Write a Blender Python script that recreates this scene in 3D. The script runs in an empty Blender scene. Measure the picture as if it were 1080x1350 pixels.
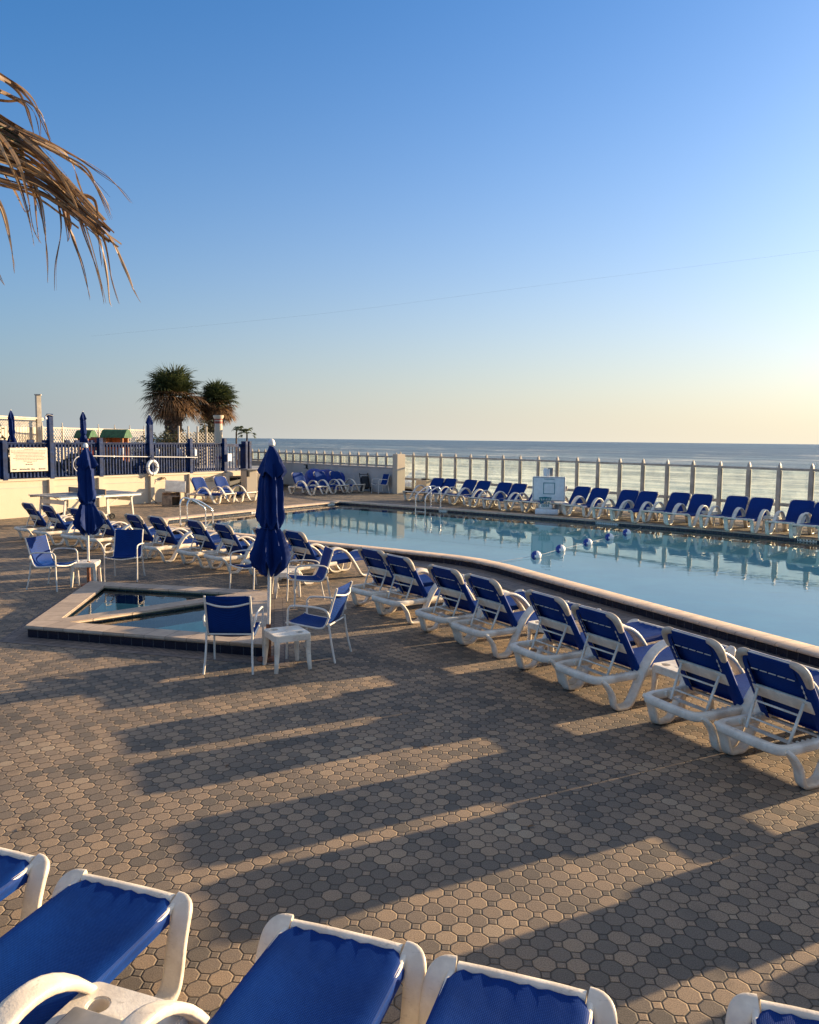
import bpy, bmesh, math, random
from mathutils import Vector, Matrix, Quaternion
random.seed(7)
R = math.radians
sc = bpy.context.scene
COL = sc.collection
# ------------------------------------------------------------------ camera maths
F = 1050.0; H = 2.6; ROLL = 0.0107; PITCH = math.atan(95.3 / F)
def ray(u, v):
    x = u - 540; y = 675 - v
    c, s = math.cos(ROLL), math.sin(ROLL)
    xr = x * c - y * s; yr = x * s + y * c
    cp, sp = math.cos(PITCH), math.sin(PITCH)
    return Vector((xr, F * cp + yr * sp, -F * sp + yr * cp))
def G(u, v, z=0.0):
    r = ray(u, v); t = (z - H) / r.z
    return Vector((r.x * t, r.y * t, z))
def AT(u, v, y):
    r = ray(u, v); t = y / r.y
    return Vector((r.x * t, y, H + r.z * t))
def V2(a): return Vector((a[0], a[1]))

# ------------------------------------------------------------------ node helpers
class NT:
    def __init__(self, nt): self.nt = nt
    def n(self, t, **k):
        nd = self.nt.nodes.new(t)
        for a, b in k.items(): setattr(nd, a, b)
        return nd
    def l(self, a, b): self.nt.links.new(a, b)
    def setin(self, sock, v):
        if hasattr(v, 'is_output') or isinstance(v, bpy.types.NodeSocket): self.l(v, sock)
        else: sock.default_value = v
    def m(self, op, a, b=None, c=None, clamp=False):
        nd = self.n('ShaderNodeMath', operation=op); nd.use_clamp = clamp
        self.setin(nd.inputs[0], a)
        if b is not None: self.setin(nd.inputs[1], b)
        if c is not None: self.setin(nd.inputs[2], c)
        return nd.outputs[0]
    def noise(self, vec, scale, detail=2, rough=.5, dist=0):
        nd = self.n('ShaderNodeTexNoise')
        if vec is not None: self.l(vec, nd.inputs['Vector'])
        nd.inputs['Scale'].default_value = scale; nd.inputs['Detail'].default_value = detail
        nd.inputs['Roughness'].default_value = rough; nd.inputs['Distortion'].default_value = dist
        return nd.outputs['Fac']
    def ramp(self, fac, stops, interp='LINEAR'):
        nd = self.n('ShaderNodeValToRGB'); cr = nd.color_ramp; cr.interpolation = interp
        while len(cr.elements) < len(stops): cr.elements.new(.5)
        for e, (p, c) in zip(cr.elements, stops):
            e.position = p; e.color = (c[0], c[1], c[2], 1) if not isinstance(c, (int, float)) else (c, c, c, 1)
        self.l(fac, nd.inputs[0]); return nd.outputs[0]
    def mix(self, fac, a, b, blend='MIX'):
        nd = self.n('ShaderNodeMix', data_type='RGBA', blend_type=blend)
        self.setin(nd.inputs[0], fac)
        for s, v in ((nd.inputs[6], a), (nd.inputs[7], b)):
            if isinstance(v, bpy.types.NodeSocket): self.l(v, s)
            else: s.default_value = (v[0], v[1], v[2], 1)
        return nd.outputs[2]
    def mapr(self, v, a, b, c=0, d=1, smooth=False):
        nd = self.n('ShaderNodeMapRange')
        if smooth: nd.interpolation_type = 'SMOOTHSTEP'
        self.l(v, nd.inputs[0])
        for i, x in zip((1, 2, 3, 4), (a, b, c, d)): nd.inputs[i].default_value = x
        return nd.outputs[0]
    def comb(self, x, y, z=0.0):
        nd = self.n('ShaderNodeCombineXYZ')
        for i, v in enumerate((x, y, z)): self.setin(nd.inputs[i], v)
        return nd.outputs[0]
    def sep(self, v):
        nd = self.n('ShaderNodeSeparateXYZ'); self.l(v, nd.inputs[0]); return nd.outputs
    def bump(self, h, strength=1, dist=.01, nrm=None):
        nd = self.n('ShaderNodeBump'); self.l(h, nd.inputs['Height'])
        nd.inputs['Strength'].default_value = strength; nd.inputs['Distance'].default_value = dist
        if nrm is not None: self.l(nrm, nd.inputs['Normal'])
        return nd.outputs[0]
    def mapping(self, vec, rot=(0, 0, 0), scale=(1, 1, 1), loc=(0, 0, 0)):
        nd = self.n('ShaderNodeMapping'); self.l(vec, nd.inputs[0])
        nd.inputs['Rotation'].default_value = rot; nd.inputs['Scale'].default_value = scale
        nd.inputs['Location'].default_value = loc
        return nd.outputs[0]

def newmat(name):
    m = bpy.data.materials.new(name); m.use_nodes = True
    nt = m.node_tree; nt.nodes.clear(); t = NT(nt)
    out = t.n('ShaderNodeOutputMaterial'); b = t.n('ShaderNodeBsdfPrincipled'); t.l(b.outputs[0], out.inputs[0])
    tc = t.n('ShaderNodeTexCoord')
    return m, t, b, tc, out
def simple(name, col, rough=.5, metal=0, var=.12, nscale=8, bumpd=0, bscale=60, spec=.5, col2=None, sheen=0, fine=0):
    m, t, b, tc, out = newmat(name)
    n = t.noise(tc.outputs['Object'], nscale, 4, .6)
    c2 = col2 if col2 else tuple(max(0, x * (1 - var * 2)) for x in col)
    c = t.mix(t.mapr(n, .35, .65, smooth=True), c2, tuple(min(1, x * (1 + var)) for x in col))
    if fine:
        n2 = t.noise(tc.outputs['Object'], 350, 1)
        c = t.mix(fine, c, t.mix(t.mapr(n2, .3, .7), (.2, .2, .2), (1, 1, 1)), 'MULTIPLY')
    t.l(c, b.inputs['Base Color'])
    rn = t.mapr(t.noise(tc.outputs['Object'], nscale * 3, 3), .3, .7, max(.05, rough - .1), min(1, rough + .12))
    t.l(rn, b.inputs['Roughness']); b.inputs['Metallic'].default_value = metal
    b.inputs['Specular IOR Level'].default_value = spec
    if sheen: b.inputs['Sheen Weight'].default_value = sheen
    if bumpd:
        t.l(t.bump(t.noise(tc.outputs['Object'], bscale, 4), .8, bumpd), b.inputs['Normal'])
    return m

M = {}
M['plastic'] = simple('aged_white_resin', (.86, .77, .61), .38, var=.07, nscale=5, bumpd=.0015, bscale=90, col2=(.70, .60, .46))
def _scuff(mt):
    nt_ = mt.node_tree; t = NT(nt_); b = [n for n in nt_.nodes if n.type == 'BSDF_PRINCIPLED'][0]; tc = [n for n in nt_.nodes if n.type == 'TEX_COORD'][0]
    src = b.inputs['Base Color'].links[0].from_socket
    k = t.mapr(t.noise(t.mapping(tc.outputs['Object'], scale=(1, 1, 3)), 16, 6, .75, .6), .56, .70, 0, .55, True)
    z = t.mapr(t.sep(tc.outputs['Object'])[2], .0, .16, .55, 0, True)
    c = t.mix(t.m('MAXIMUM', k, t.m('MULTIPLY', z, t.noise(tc.outputs['Object'], 30, 4))), src, (.36, .29, .21)); t.l(c, b.inputs['Base Color'])
_scuff(M['plastic'])
M['plastic_grey'] = simple('grey_resin', (.20, .20, .20), .5, var=.08)
M['beige_plastic'] = simple('beige_resin', (.58, .47, .34), .5, var=.1, nscale=10)
M['alu'] = simple('white_powder_coat', (.80, .73, .61), .35, var=.05, nscale=12)
M['steel'] = simple('stainless_steel', (.75, .74, .72), .22, metal=.9, var=.05)
def fabric(name, base, dark, light):
    m, t, b, tc, out = newmat(name)
    o = tc.outputs['Object']
    w = t.n('ShaderNodeTexWave', wave_type='BANDS', bands_direction='X'); t.l(o, w.inputs[0]); w.inputs['Scale'].default_value = 42
    w2 = t.n('ShaderNodeTexWave', wave_type='BANDS', bands_direction='Y'); t.l(o, w2.inputs[0]); w2.inputs['Scale'].default_value = 42
    weave = t.m('MULTIPLY', w.outputs['Fac'], w2.outputs['Fac'])
    big = t.noise(o, 3.5, 4, .6)
    c = t.mix(t.mapr(big, .3, .7), dark, base)
    c = t.mix(t.m('MULTIPLY', weave, .6), c, light)
    t.l(c, b.inputs['Base Color']); b.inputs['Roughness'].default_value = .62
    b.inputs['Specular IOR Level'].default_value = .12
    b.inputs['Sheen Weight'].default_value = .02; b.inputs['Sheen Tint'].default_value = (.2, .35, 1, 1)
    h = t.m('ADD', t.m('MULTIPLY', weave, .35), t.m('MULTIPLY', t.noise(o, 14, 3), 1.3))
    t.l(t.bump(h, .6, .003), b.inputs['Normal'])
    tr = t.n('ShaderNodeBsdfTranslucent'); tr.inputs[0].default_value = (base[0] * 1.3, base[1] * 1.6, base[2] * 1.3, 1)
    mx = t.n('ShaderNodeMixShader'); mx.inputs[0].default_value = .003
    t.l(b.outputs[0], mx.inputs[1]); t.l(tr.outputs[0], mx.inputs[2]); t.l(mx.outputs[0], out.inputs[0])
    return m
M['sling'] = fabric('blue_sling_fabric', (.001, .029, .165), (.001, .020, .115), (.003, .058, .30))
M['canvas'] = fabric('navy_umbrella_canvas', (.0015, .020, .125), (.001, .013, .085), (.003, .038, .18))
M['tarp'] = simple('blue_tarp', (.006, .035, .27), .5, var=.2, nscale=6)
M['navy_paint'] = simple('navy_fence_paint', (.004, .024, .095), .6, var=.2, nscale=4, bumpd=.002, spec=.2)
M['stucco'] = simple('cream_stucco', (.56, .475, .345), .85, var=.05, nscale=1.3, bumpd=.006, bscale=35, col2=(.60, .50, .36))
M['stucco_grey'] = simple('grey_stucco', (.50, .46, .40), .9, var=.06, nscale=1.5, bumpd=.005, bscale=30)
M['fence_paint'] = simple('beige_fence_paint', (.43, .385, .31), .55, var=.12, nscale=3, bumpd=.002)
M['lattice'] = simple('beige_lattice_paint', (.52, .46, .36), .7, var=.1, nscale=3)
M['wood'] = simple('weathered_wood', (.34, .23, .14), .8, var=.25, nscale=6, bumpd=.003)
M['black'] = simple('black_plastic', (.012, .012, .013), .5, var=.2)
M['rubber'] = simple('dark_rubber', (.02, .02, .02), .7, var=.2)
M['red'] = simple('rust_red_paint', (.30, .06, .03), .6, var=.1)
M['green'] = simple('green_roof', (.02, .10, .03), .6, var=.2)
M['orange_wood'] = simple('orange_wood_wall', (.42, .17, .06), .7, var=.2)
M['table_blue'] = simple('table_tennis_top', (.10, .14, .19), .35, var=.06)
M['white'] = simple('white_paint', (.80, .78, .73), .45, var=.04)
M['teal'] = simple('teal_print', (.02, .20, .22), .5, var=.1)
M['ink'] = simple('grey_print', (.12, .10, .09), .7, var=.3, nscale=40)
M['ink_red'] = simple('red_print', (.42, .14, .09), .7, var=.3, nscale=40)
M['signboard'] = simple('sign_board', (.66, .58, .44), .6, var=.03)
M['balloon'] = simple('float_blue', (.006, .04, .28), .3, var=.1)
M['rope'] = simple('rope', (.35, .36, .38), .8)
M['rust'] = simple('rusty_pole', (.25, .10, .05), .8, var=.3, nscale=20)
M['bark'] = simple('palm_bark', (.16, .10, .065), .95, var=.35, nscale=9, bumpd=.02, bscale=20)
M['sand'] = simple('beach_sand', (.42, .36, .28), .9, var=.1, nscale=.3)
M['glasslamp'] = simple('lamp_glass', (.5, .5, .48), .3)
def leafmat(name, a, b_, c_, tr=.25):
    m, t, b, tc, out = newmat(name)
    g = t.n('ShaderNodeNewGeometry')
    rnd = g.outputs['Random Per Island']
    c = t.ramp(rnd, [(0, a), (.5, b_), (1, c_)])
    n = t.noise(tc.outputs['Object'], 5, 3)
    c = t.mix(.6, c, t.mix(t.mapr(n, .3, .7), (.45, .45, .45), (1.25, 1.2, 1.1)), 'MULTIPLY')
    t.l(c, b.inputs['Base Color']); b.inputs['Roughness'].default_value = .55
    ts = t.n('ShaderNodeBsdfTranslucent'); t.l(c, ts.inputs[0])
    mx = t.n('ShaderNodeMixShader'); mx.inputs[0].default_value = tr
    t.l(b.outputs[0], mx.inputs[1]); t.l(ts.outputs[0], mx.inputs[2]); t.l(mx.outputs[0], out.inputs[0])
    return m
M['leaf'] = leafmat('palm_green', (.03, .045, .015), (.06, .085, .028), (.11, .13, .05))
M['leaf_dead'] = leafmat('palm_dead', (.08, .045, .022), (.18, .10, .045), (.32, .19, .09))
M['frond_dry'] = leafmat('dry_frond', (.16, .09, .045), (.34, .21, .11), (.52, .37, .22), .2)
M['frond_brown'] = leafmat('brown_frond', (.13, .072, .034), (.27, .165, .08), (.46, .31, .16), .2)
M['bush'] = leafmat('bush_green', (.015, .03, .01), (.04, .05, .015), (.10, .07, .025))

def paver_mat():
    m, t, b, tc, out = newmat('octagon_pavers')
    P = tc.outputs['Object']
    mp = t.mapping(P, rot=(0, 0, R(-40.7)), scale=(1, 1, 1))
    sx = t.sep(mp); s = 1 / .117
    wob = t.noise(P, 9, 2)
    x = t.m('ADD', t.m('MULTIPLY', sx[0], s), t.m('MULTIPLY', wob, .10)); y = t.m('ADD', t.m('MULTIPLY', sx[1], s), t.m('MULTIPLY', t.noise(mp, 8, 2), .10))
    fx = t.m('SUBTRACT', t.m('FRACT', x), .5); fy = t.m('SUBTRACT', t.m('FRACT', y), .5)
    ax = t.m('ABSOLUTE', fx); ay = t.m('ABSOLUTE', fy)
    c = .712
    d1 = t.m('SUBTRACT', .5, t.m('MAXIMUM', ax, ay))
    sm = t.m('ADD', ax, ay)
    dd = t.m('MULTIPLY', t.m('SUBTRACT', c, sm), .7071)
    issq = t.m('GREATER_THAN', sm, c)
    doct = t.m('MINIMUM', d1, dd)
    d = t.m('ADD', t.m('MULTIPLY', issq, t.m('MULTIPLY', dd, -1)), t.m('MULTIPLY', t.m('SUBTRACT', 1, issq), doct))
    idx = t.m('ADD', t.m('MULTIPLY', issq, t.m('ADD', t.m('ROUND', x), 531)), t.m('MULTIPLY', t.m('SUBTRACT', 1, issq), t.m('FLOOR', x)))
    idy = t.m('ADD', t.m('MULTIPLY', issq, t.m('ROUND', y)), t.m('MULTIPLY', t.m('SUBTRACT', 1, issq), t.m('FLOOR', y)))
    wn = t.n('ShaderNodeTexWhiteNoise', noise_dimensions='2D'); t.l(t.comb(idx, idy), wn.inputs['Vector'])
    zone = t.noise(P, .55, 3, .6); zone2 = t.noise(t.comb(idx, idy), .22, 2)
    val = t.m('ADD', t.m('MULTIPLY', wn.outputs['Value'], .50), t.m('MULTIPLY', t.mapr(zone2, .3, .7), .50))
    val = t.m('ADD', val, t.mapr(zone, .3, .7, -.12, .12))
    col = t.ramp(val, [(.05, (.100, .092, .086)), (.28, (.132, .118, .107)), (.45, (.185, .155, .132)), (.62, (.245, .195, .155)), (.8, (.29, .225, .17)), (1, (.31, .26, .21))])
    # darker aged patches
    st = t.mapr(t.noise(P, 1.7, 5, .65), .52, .72, 0, .45, True)
    col = t.mix(st, col, (.10, .088, .078))
    grain = t.noise(P, 150, 3, .8)
    col = t.mix(.75, col, t.mix(t.mapr(grain, .36, .64), (.45, .45, .45), (1.45, 1.45, 1.45)), 'MULTIPLY')
    edge = t.mapr(d, .009, .036, 0, 1, True)
    col = t.mix(edge, (.060, .051, .043), col)
    col = t.mix(1.0, col, (1.20, 1.10, .90), 'MULTIPLY')
    t.l(col, b.inputs['Base Color'])
    b.inputs['Roughness'].default_value = .78
    b.inputs['Specular IOR Level'].default_value = .35
    tilt = t.m('MULTIPLY', wn.outputs['Value'], .25)
    h = t.m('ADD', t.m('ADD', t.mapr(d, .0, .065, 0, 1, True), tilt), t.m('MULTIPLY', grain, .22))
    t.l(t.bump(h, 1, .007), b.inputs['Normal'])
    return m
M['paver'] = paver_mat()
def uvbrick(name, c1, c2, mortar, w, h, msz, rough=.7, bumpd=.004, offset=0.0, spec=.5, squash=1):
    m, t, b, tc, out = newmat(name)
    br = t.n('ShaderNodeTexBrick'); t.l(tc.outputs['UV'], br.inputs['Vector'])
    br.offset = offset; br.inputs['Scale'].default_value = 1
    br.inputs['Color1'].default_value = (*c1, 1); br.inputs['Color2'].default_value = (*c2, 1); br.inputs['Mortar'].default_value = (*mortar, 1)
    br.inputs['Mortar Size'].default_value = msz; br.inputs['Mortar Smooth'].default_value = .15
    br.inputs['Brick Width'].default_value = w; br.inputs['Row Height'].default_value = h; br.inputs['Bias'].default_value = 0
    n = t.noise(tc.outputs['Object'], 6, 5, .65)
    c = t.mix(.55, br.outputs['Color'], t.mix(t.mapr(n, .3, .7), (.55, .55, .55), (1.25, 1.2, 1.15)), 'MULTIPLY')
    n2 = t.noise(tc.outputs['Object'], 180, 2, .6)
    c = t.mix(.35, c, t.mix(t.mapr(n2, .3, .7), (.6, .6, .6), (1.25, 1.25, 1.25)), 'MULTIPLY')
    t.l(c, b.inputs['Base Color']); b.inputs['Roughness'].default_value = rough; b.inputs['Specular IOR Level'].default_value = spec
    hh = t.m('ADD', t.m('MULTIPLY', br.outputs['Fac'], -1), t.m('MULTIPLY', n2, .15))
    t.l(t.bump(hh, 1, bumpd), b.inputs['Normal'])
    return m
M['coping'] = uvbrick('tan_coping_stone', (.60, .45, .315), (.54, .42, .31), (.24, .18, .13), .305, 5.0, .006, .75, .003)
M['border'] = uvbrick('rectangular_border_pavers', (.16, .13, .11), (.24, .19, .15), (.045, .038, .03), .115, .235, .006, .8, .005, offset=.5)
M['tile'] = uvbrick('navy_tiles', (.006, .009, .022), (.010, .014, .032), (.10, .10, .10), .152, .152, .0035, .22, .002)
M['tile_in'] = uvbrick('dark_inner_tiles', (.012, .018, .035), (.018, .028, .055), (.13, .14, .15), .152, .152, .004, .2, .002)
M['plaster'] = simple('pool_plaster', (.60, .93, 1.0), .7, var=.04, nscale=.6)
M['plaster_spa'] = simple('spa_plaster', (.45, .80, .82), .7, var=.10, nscale=2)

def water_mat(name, tint, bs, bd, rough=.02, k=1.0):
    m, t, b, tc, out = newmat(name); t.nt.nodes.remove(b)
    o = tc.outputs['Object']
    h = t.m('ADD', t.noise(t.mapping(o, rot=(0, 0, .5), scale=(1, 1.6, 1)), bs, 2, .5, .4), t.m('MULTIPLY', t.noise(o, bs * 3.7, 2), .25))
    mask = t.mapr(t.noise(o, .35, 2), .42, .62, .25, 1, True)
    h = t.m('MULTIPLY', h, mask)
    bp = t.bump(h, 1, bd)
    fr = t.n('ShaderNodeFresnel'); fr.inputs['IOR'].default_value = 1.33; t.l(bp, fr.inputs['Normal'])
    gl = t.n('ShaderNodeBsdfGlossy'); gl.inputs['Roughness'].default_value = rough; t.l(bp, gl.inputs['Normal'])
    tr = t.n('ShaderNodeBsdfTransparent'); tr.inputs[0].default_value = (*tint, 1)
    mx = t.n('ShaderNodeMixShader'); t.l(t.m('MULTIPLY', fr.outputs[0], k, clamp=True), mx.inputs[0]); t.l(tr.outputs[0], mx.inputs[1]); t.l(gl.outputs[0], mx.inputs[2])
    t.l(mx.outputs[0], out.inputs[0])
    return m
M['water'] = water_mat('pool_water', (.93, .995, 1), 2.2, .0028)
M['water_spa'] = water_mat('spa_water', (.80, .92, .93), 3.0, .003)
def glass_mat():
    m, t, b, tc, out = newmat('salty_glass'); t.nt.nodes.remove(b)
    n = t.noise(tc.outputs['Object'], 2.5, 5, .7)
    tr = t.n('ShaderNodeBsdfTransparent'); tr.inputs[0].default_value = (.93, .96, .93, 1)
    df = t.n('ShaderNodeBsdfTranslucent'); df.inputs[0].default_value = (.70, .80, .80, 1)
    mx = t.n('ShaderNodeMixShader'); t.l(t.mapr(n, .3, .7, .03, .10), mx.inputs[0])
    t.l(tr.outputs[0], mx.inputs[1]); t.l(df.outputs[0], mx.inputs[2])
    gl = t.n('ShaderNodeBsdfGlossy'); gl.inputs['Roughness'].default_value = .03
    fr = t.n('ShaderNodeFresnel'); fr.inputs['IOR'].default_value = 1.3
    m2 = t.n('ShaderNodeMixShader'); t.l(t.m('MULTIPLY', fr.outputs[0], .6), m2.inputs[0]); t.l(mx.outputs[0], m2.inputs[1]); t.l(gl.outputs[0], m2.inputs[2])
    t.l(m2.outputs[0], out.inputs[0]); return m
M['glass'] = glass_mat()
FD = Vector((.642, -.767)).normalized()      # direction of the shore and sea fence
FA = math.atan2(FD.y, FD.x)
def sea_mat():
    m, t, b, tc, out = newmat('sea_water')
    o = tc.outputs['Object']
    r = t.mapping(o, rot=(0, 0, -FA))          # x along the shore, y away from pool
    ps = t.sep(r); dist = ps[1]
    w1 = t.noise(t.mapping(r, scale=(.10, .55, 1)), 1.0, 4, .6, .3)
    w2 = t.noise(t.mapping(r, scale=(.35, 1.4, 1)), 1.0, 3, .6)
    w3 = t.noise(t.mapping(r, scale=(.012, .06, 1)), 1.0, 4, .55)
    near = t.mapr(dist, 70, 330, 1, 0)
    fo = t.noise(t.mapping(r, scale=(.018, .12, 1)), 1.0, 5, .6, .5)
    fo2 = t.noise(t.mapping(r, scale=(.12, .8, 1)), 1.0, 4, .65)
    foam = t.mapr(t.m('ADD', t.m('ADD', t.m('MULTIPLY', fo, .75), t.m('MULTIPLY', fo2, .35)), t.m('MULTIPLY', near, .22)), .68, .84, 0, .8, True)
    foam = t.m('MULTIPLY', foam, t.mapr(dist, 330, 150, 0, 1, True))
    wob = t.noise(t.mapping(r, scale=(.010, .02, 1)), 1.0, 3, .6)
    ph = t.m('FRACT', t.m('ADD', t.m('DIVIDE', dist, 62.0), t.m('MULTIPLY', wob, 3.0)))
    crest = t.mapr(ph, .0, .24, 1, 0, True)
    gate = t.mapr(t.noise(t.mapping(r, scale=(.020, .012, 1)), 1.0, 3, .6), .46, .54, 0, 1, True)
    brk = t.m('MULTIPLY', t.m('MULTIPLY', crest, gate), t.m('MULTIPLY', t.mapr(dist, 700, 500, 0, 1, True), t.mapr(fo2, .42, .55, .5, 1)))
    foam = t.m('MAXIMUM', foam, brk)
    deep = t.mix(t.mapr(w3, .35, .65), (.085, .13, .155), (.12, .17, .19))
    shal = t.mix(t.mapr(fo, .35, .65), (.105, .15, .16), (.20, .25, .255))
    c = t.mix(t.mapr(dist, 90, 420, 0, 1, True), shal, deep)
    fr = t.noise(t.mapping(r, scale=(.0035, .020, 1)), 1.0, 12, .72, .2)
    c = t.mix(1.0, c, t.ramp(fr, [(.36, (.42, .46, .50)), (.50, (.95, .97, 1.0)), (.62, (1.75, 1.7, 1.6))]), 'MULTIPLY')
    foam = t.m('MAXIMUM', foam, t.m('MULTIPLY', t.mapr(t.noise(t.mapping(r, scale=(.02, .11, 1)), 1.0, 10, .7), .56, .63, 0, .8, True), t.mapr(dist, 420, 200, 0, 1, True)))
    c = t.mix(foam, c, (.66, .69, .65))
    t.l(c, b.inputs['Base Color'])
    t.l(t.mapr(foam, 0, 1, .38, .85), b.inputs['Roughness'])
    b.inputs['Specular IOR Level'].default_value = .35
    h = t.m('ADD', t.m('ADD', t.m('ADD', w1, t.m('MULTIPLY', w2, .3)), t.m('MULTIPLY', w3, 1.5)), t.m('MULTIPLY', fr, 3.0))
    t.l(t.bump(h, 1, 1.6), b.inputs['Normal'])
    return m
M['sea'] = sea_mat()

# ------------------------------------------------------------------ mesh helpers
def obj(name, bm, m, parent=None, smooth=False, mats=None):
    me = bpy.data.meshes.new(name); bm.normal_update(); bm.to_mesh(me); bm.free()
    for mm in (mats or [m]): me.materials.append(mm)
    if smooth:
        for p in me.polygons: p.use_smooth = True
        try: me.set_sharp_from_angle(angle=R(50))
        except Exception: pass
    o = bpy.data.objects.new(name, me); COL.objects.link(o)
    if parent: o.parent = parent
    return o
def thing(name, label, cat, loc=(0, 0, 0), rz=0, group=None):
    o = bpy.data.objects.new(name, None); COL.objects.link(o)
    o.location = loc; o.rotation_euler = (0, 0, rz); o['label'] = label; o['category'] = cat
    if group: o['group'] = group
    return o
def tag(o, label, cat, group=None):
    o['label'] = label; o['category'] = cat
    if group: o['group'] = group
    return o
def struct(o): o['kind'] = 'structure'; return o
def dup(root, loc, rz, label, group=None, name=None):
    r = root.copy(); COL.objects.link(r); r.location = loc; r.rotation_euler = (0, 0, rz); r['label'] = label
    if group: r['group'] = group
    for ch in list(root.children):
        c = ch.copy(); COL.objects.link(c); c.parent = r
        for g in list(ch.children):
            d = g.copy(); COL.objects.link(d); d.parent = c
    return r
def BM(): return bmesh.new()
def box(bm, c, s, rot=None, bevel=0, segs=2, mi=0):
    r = bmesh.ops.create_cube(bm, size=1); vs = r['verts']
    bmesh.ops.scale(bm, vec=s, verts=vs)
    if bevel:
        es = list({e for v in vs for e in v.link_edges})
        rb = bmesh.ops.bevel(bm, geom=es, offset=bevel, segments=segs, affect='EDGES', profile=.5)
        vs = list({v for f in rb['faces'] for v in f.verts} | {v for v in vs if v.is_valid})
        seen = set(vs); stack = list(vs)
        while stack:
            v = stack.pop()
            for e in v.link_edges:
                w = e.other_vert(v)
                if w not in seen: seen.add(w); stack.append(w)
        vs = list(seen)
    if rot is not None: bmesh.ops.rotate(bm, cent=(0, 0, 0), matrix=rot if isinstance(rot, Matrix) else Matrix.Rotation(rot, 3, 'Z'), verts=vs)
    bmesh.ops.translate(bm, vec=c, verts=vs)
    if mi:
        for f in {f for v in vs for f in v.link_faces}: f.material_index = mi
    return vs
def bar(bm, a, b, w, h=None, bevel=0):      # box from a to b
    a, b = Vector(a), Vector(b); d = b - a; L = d.length; h = h or w
    q = d.to_track_quat('X', 'Z').to_matrix()
    return box(bm, (a + b) / 2, (L, w, h), q, bevel)
def catmull(pts, n=6, closed=False):
    pts = [Vector(p) for p in pts]; out = []; N = len(pts)
    rng = range(N) if closed else range(N - 1)
    for i in rng:
        if closed: p0, p1, p2, p3 = pts[(i - 1) % N], pts[i], pts[(i + 1) % N], pts[(i + 2) % N]
        else: p0 = pts[max(i - 1, 0)]; p1 = pts[i]; p2 = pts[i + 1]; p3 = pts[min(i + 2, N - 1)]
        for k in range(n):
            t = k / n
            out.append(.5 * ((2 * p1) + (-p0 + p2) * t + (2 * p0 - 5 * p1 + 4 * p2 - p3) * t * t + (-p0 + 3 * p1 - 3 * p2 + p3) * t ** 3))
    if not closed: out.append(pts[-1])
    return out
def section(w, h, n=12, p=3.0):
    out = []
    for i in range(n):
        a = 2 * math.pi * (i + .5) / n; c, s = math.cos(a), math.sin(a)
        out.append((math.copysign(abs(c) ** (2 / p), c) * w / 2, math.copysign(abs(s) ** (2 / p), s) * h / 2))
    return out
def sweep(bm, pts, w, h=None, ref=(0, 1, 0), n=12, p=3.0, closed=False, sc_=None, cap=True):
    """sweep a rounded section along pts; w is the size along ref at the start; parallel transport"""
    h = h or w; pts = [Vector(q) for q in pts]; N = len(pts)
    T = []
    for i in range(N):
        a = pts[(i - 1) % N] if closed else pts[max(i - 1, 0)]; b = pts[(i + 1) % N] if closed else pts[min(i + 1, N - 1)]
        T.append((b - a).normalized())
    ref = Vector(ref); nrm = (ref - T[0] * ref.dot(T[0])).normalized()
    rings = []; cs = section(w, h, n, p)
    for i in range(N):
        if i:
            q = T[i - 1].rotation_difference(T[i]); nrm = (q @ nrm); nrm = (nrm - T[i] * nrm.dot(T[i])).normalized()
        b = T[i].cross(nrm); k = sc_(i / (N - 1)) if sc_ else 1
        rings.append([bm.verts.new(pts[i] + nrm * x * k + b * y * k) for x, y in cs])
    for i in range(N if closed else N - 1):
        A, B = rings[i], rings[(i + 1) % N]
        for j in range(n):
            bm.faces.new((A[j], A[(j + 1) % n], B[(j + 1) % n], B[j]))
    if cap and not closed:
        bm.faces.new(rings[0][::-1]); bm.faces.new(rings[-1])
    return rings
def tube(bm, pts, r, n=8, closed=False, sub=0, sc_=None):
    if sub: pts = catmull(pts, sub, closed)
    return sweep(bm, pts, 2 * r, 2 * r, ref=(.31, .52, .79), n=n, p=2.0, closed=closed, sc_=sc_)
def lathe(bm, prof, n=16, c=(0, 0, 0), cap=True):
    rings = []
    for r, z in prof:
        rings.append([bm.verts.new((c[0] + r * math.cos(2 * math.pi * i / n), c[1] + r * math.sin(2 * math.pi * i / n), c[2] + z)) for i in range(n)])
    for A, B in zip(rings, rings[1:]):
        for j in range(n): bm.faces.new((A[j], A[(j + 1) % n], B[(j + 1) % n], B[j]))
    if cap: bm.faces.new(rings[0][::-1]); bm.faces.new(rings[-1])
    return rings
def plate(bm, outline, z0, z1, holes=()):
    """polygon with holes, extruded from z0 to z1"""
    cu = bpy.data.curves.new('tmp', 'CURVE'); cu.dimensions = '2D'; cu.fill_mode = 'BOTH'
    for loop in [outline] + list(holes):
        sp = cu.splines.new('POLY'); sp.points.add(len(loop) - 1); sp.use_cyclic_u = True
        for p, q in zip(sp.points, loop): p.co = (q[0], q[1], 0, 1)
    cu.extrude = (z1 - z0) / 2
    o = bpy.data.objects.new('tmp', cu); COL.objects.link(o)
    dg = bpy.context.evaluated_depsgraph_get(); me = o.evaluated_get(dg).to_mesh()
    b2 = bmesh.new(); b2.from_mesh(me); bmesh.ops.translate(b2, vec=(0, 0, (z0 + z1) / 2), verts=b2.verts)
    bmesh.ops.remove_doubles(b2, verts=b2.verts, dist=1e-4); bmesh.ops.recalc_face_normals(b2, faces=b2.faces)
    me2 = bpy.data.meshes.new('tmp2'); b2.to_mesh(me2); b2.free(); bm.from_mesh(me2)
    bpy.data.meshes.remove(me2); bpy.data.objects.remove(o); bpy.data.curves.remove(cu)
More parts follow.
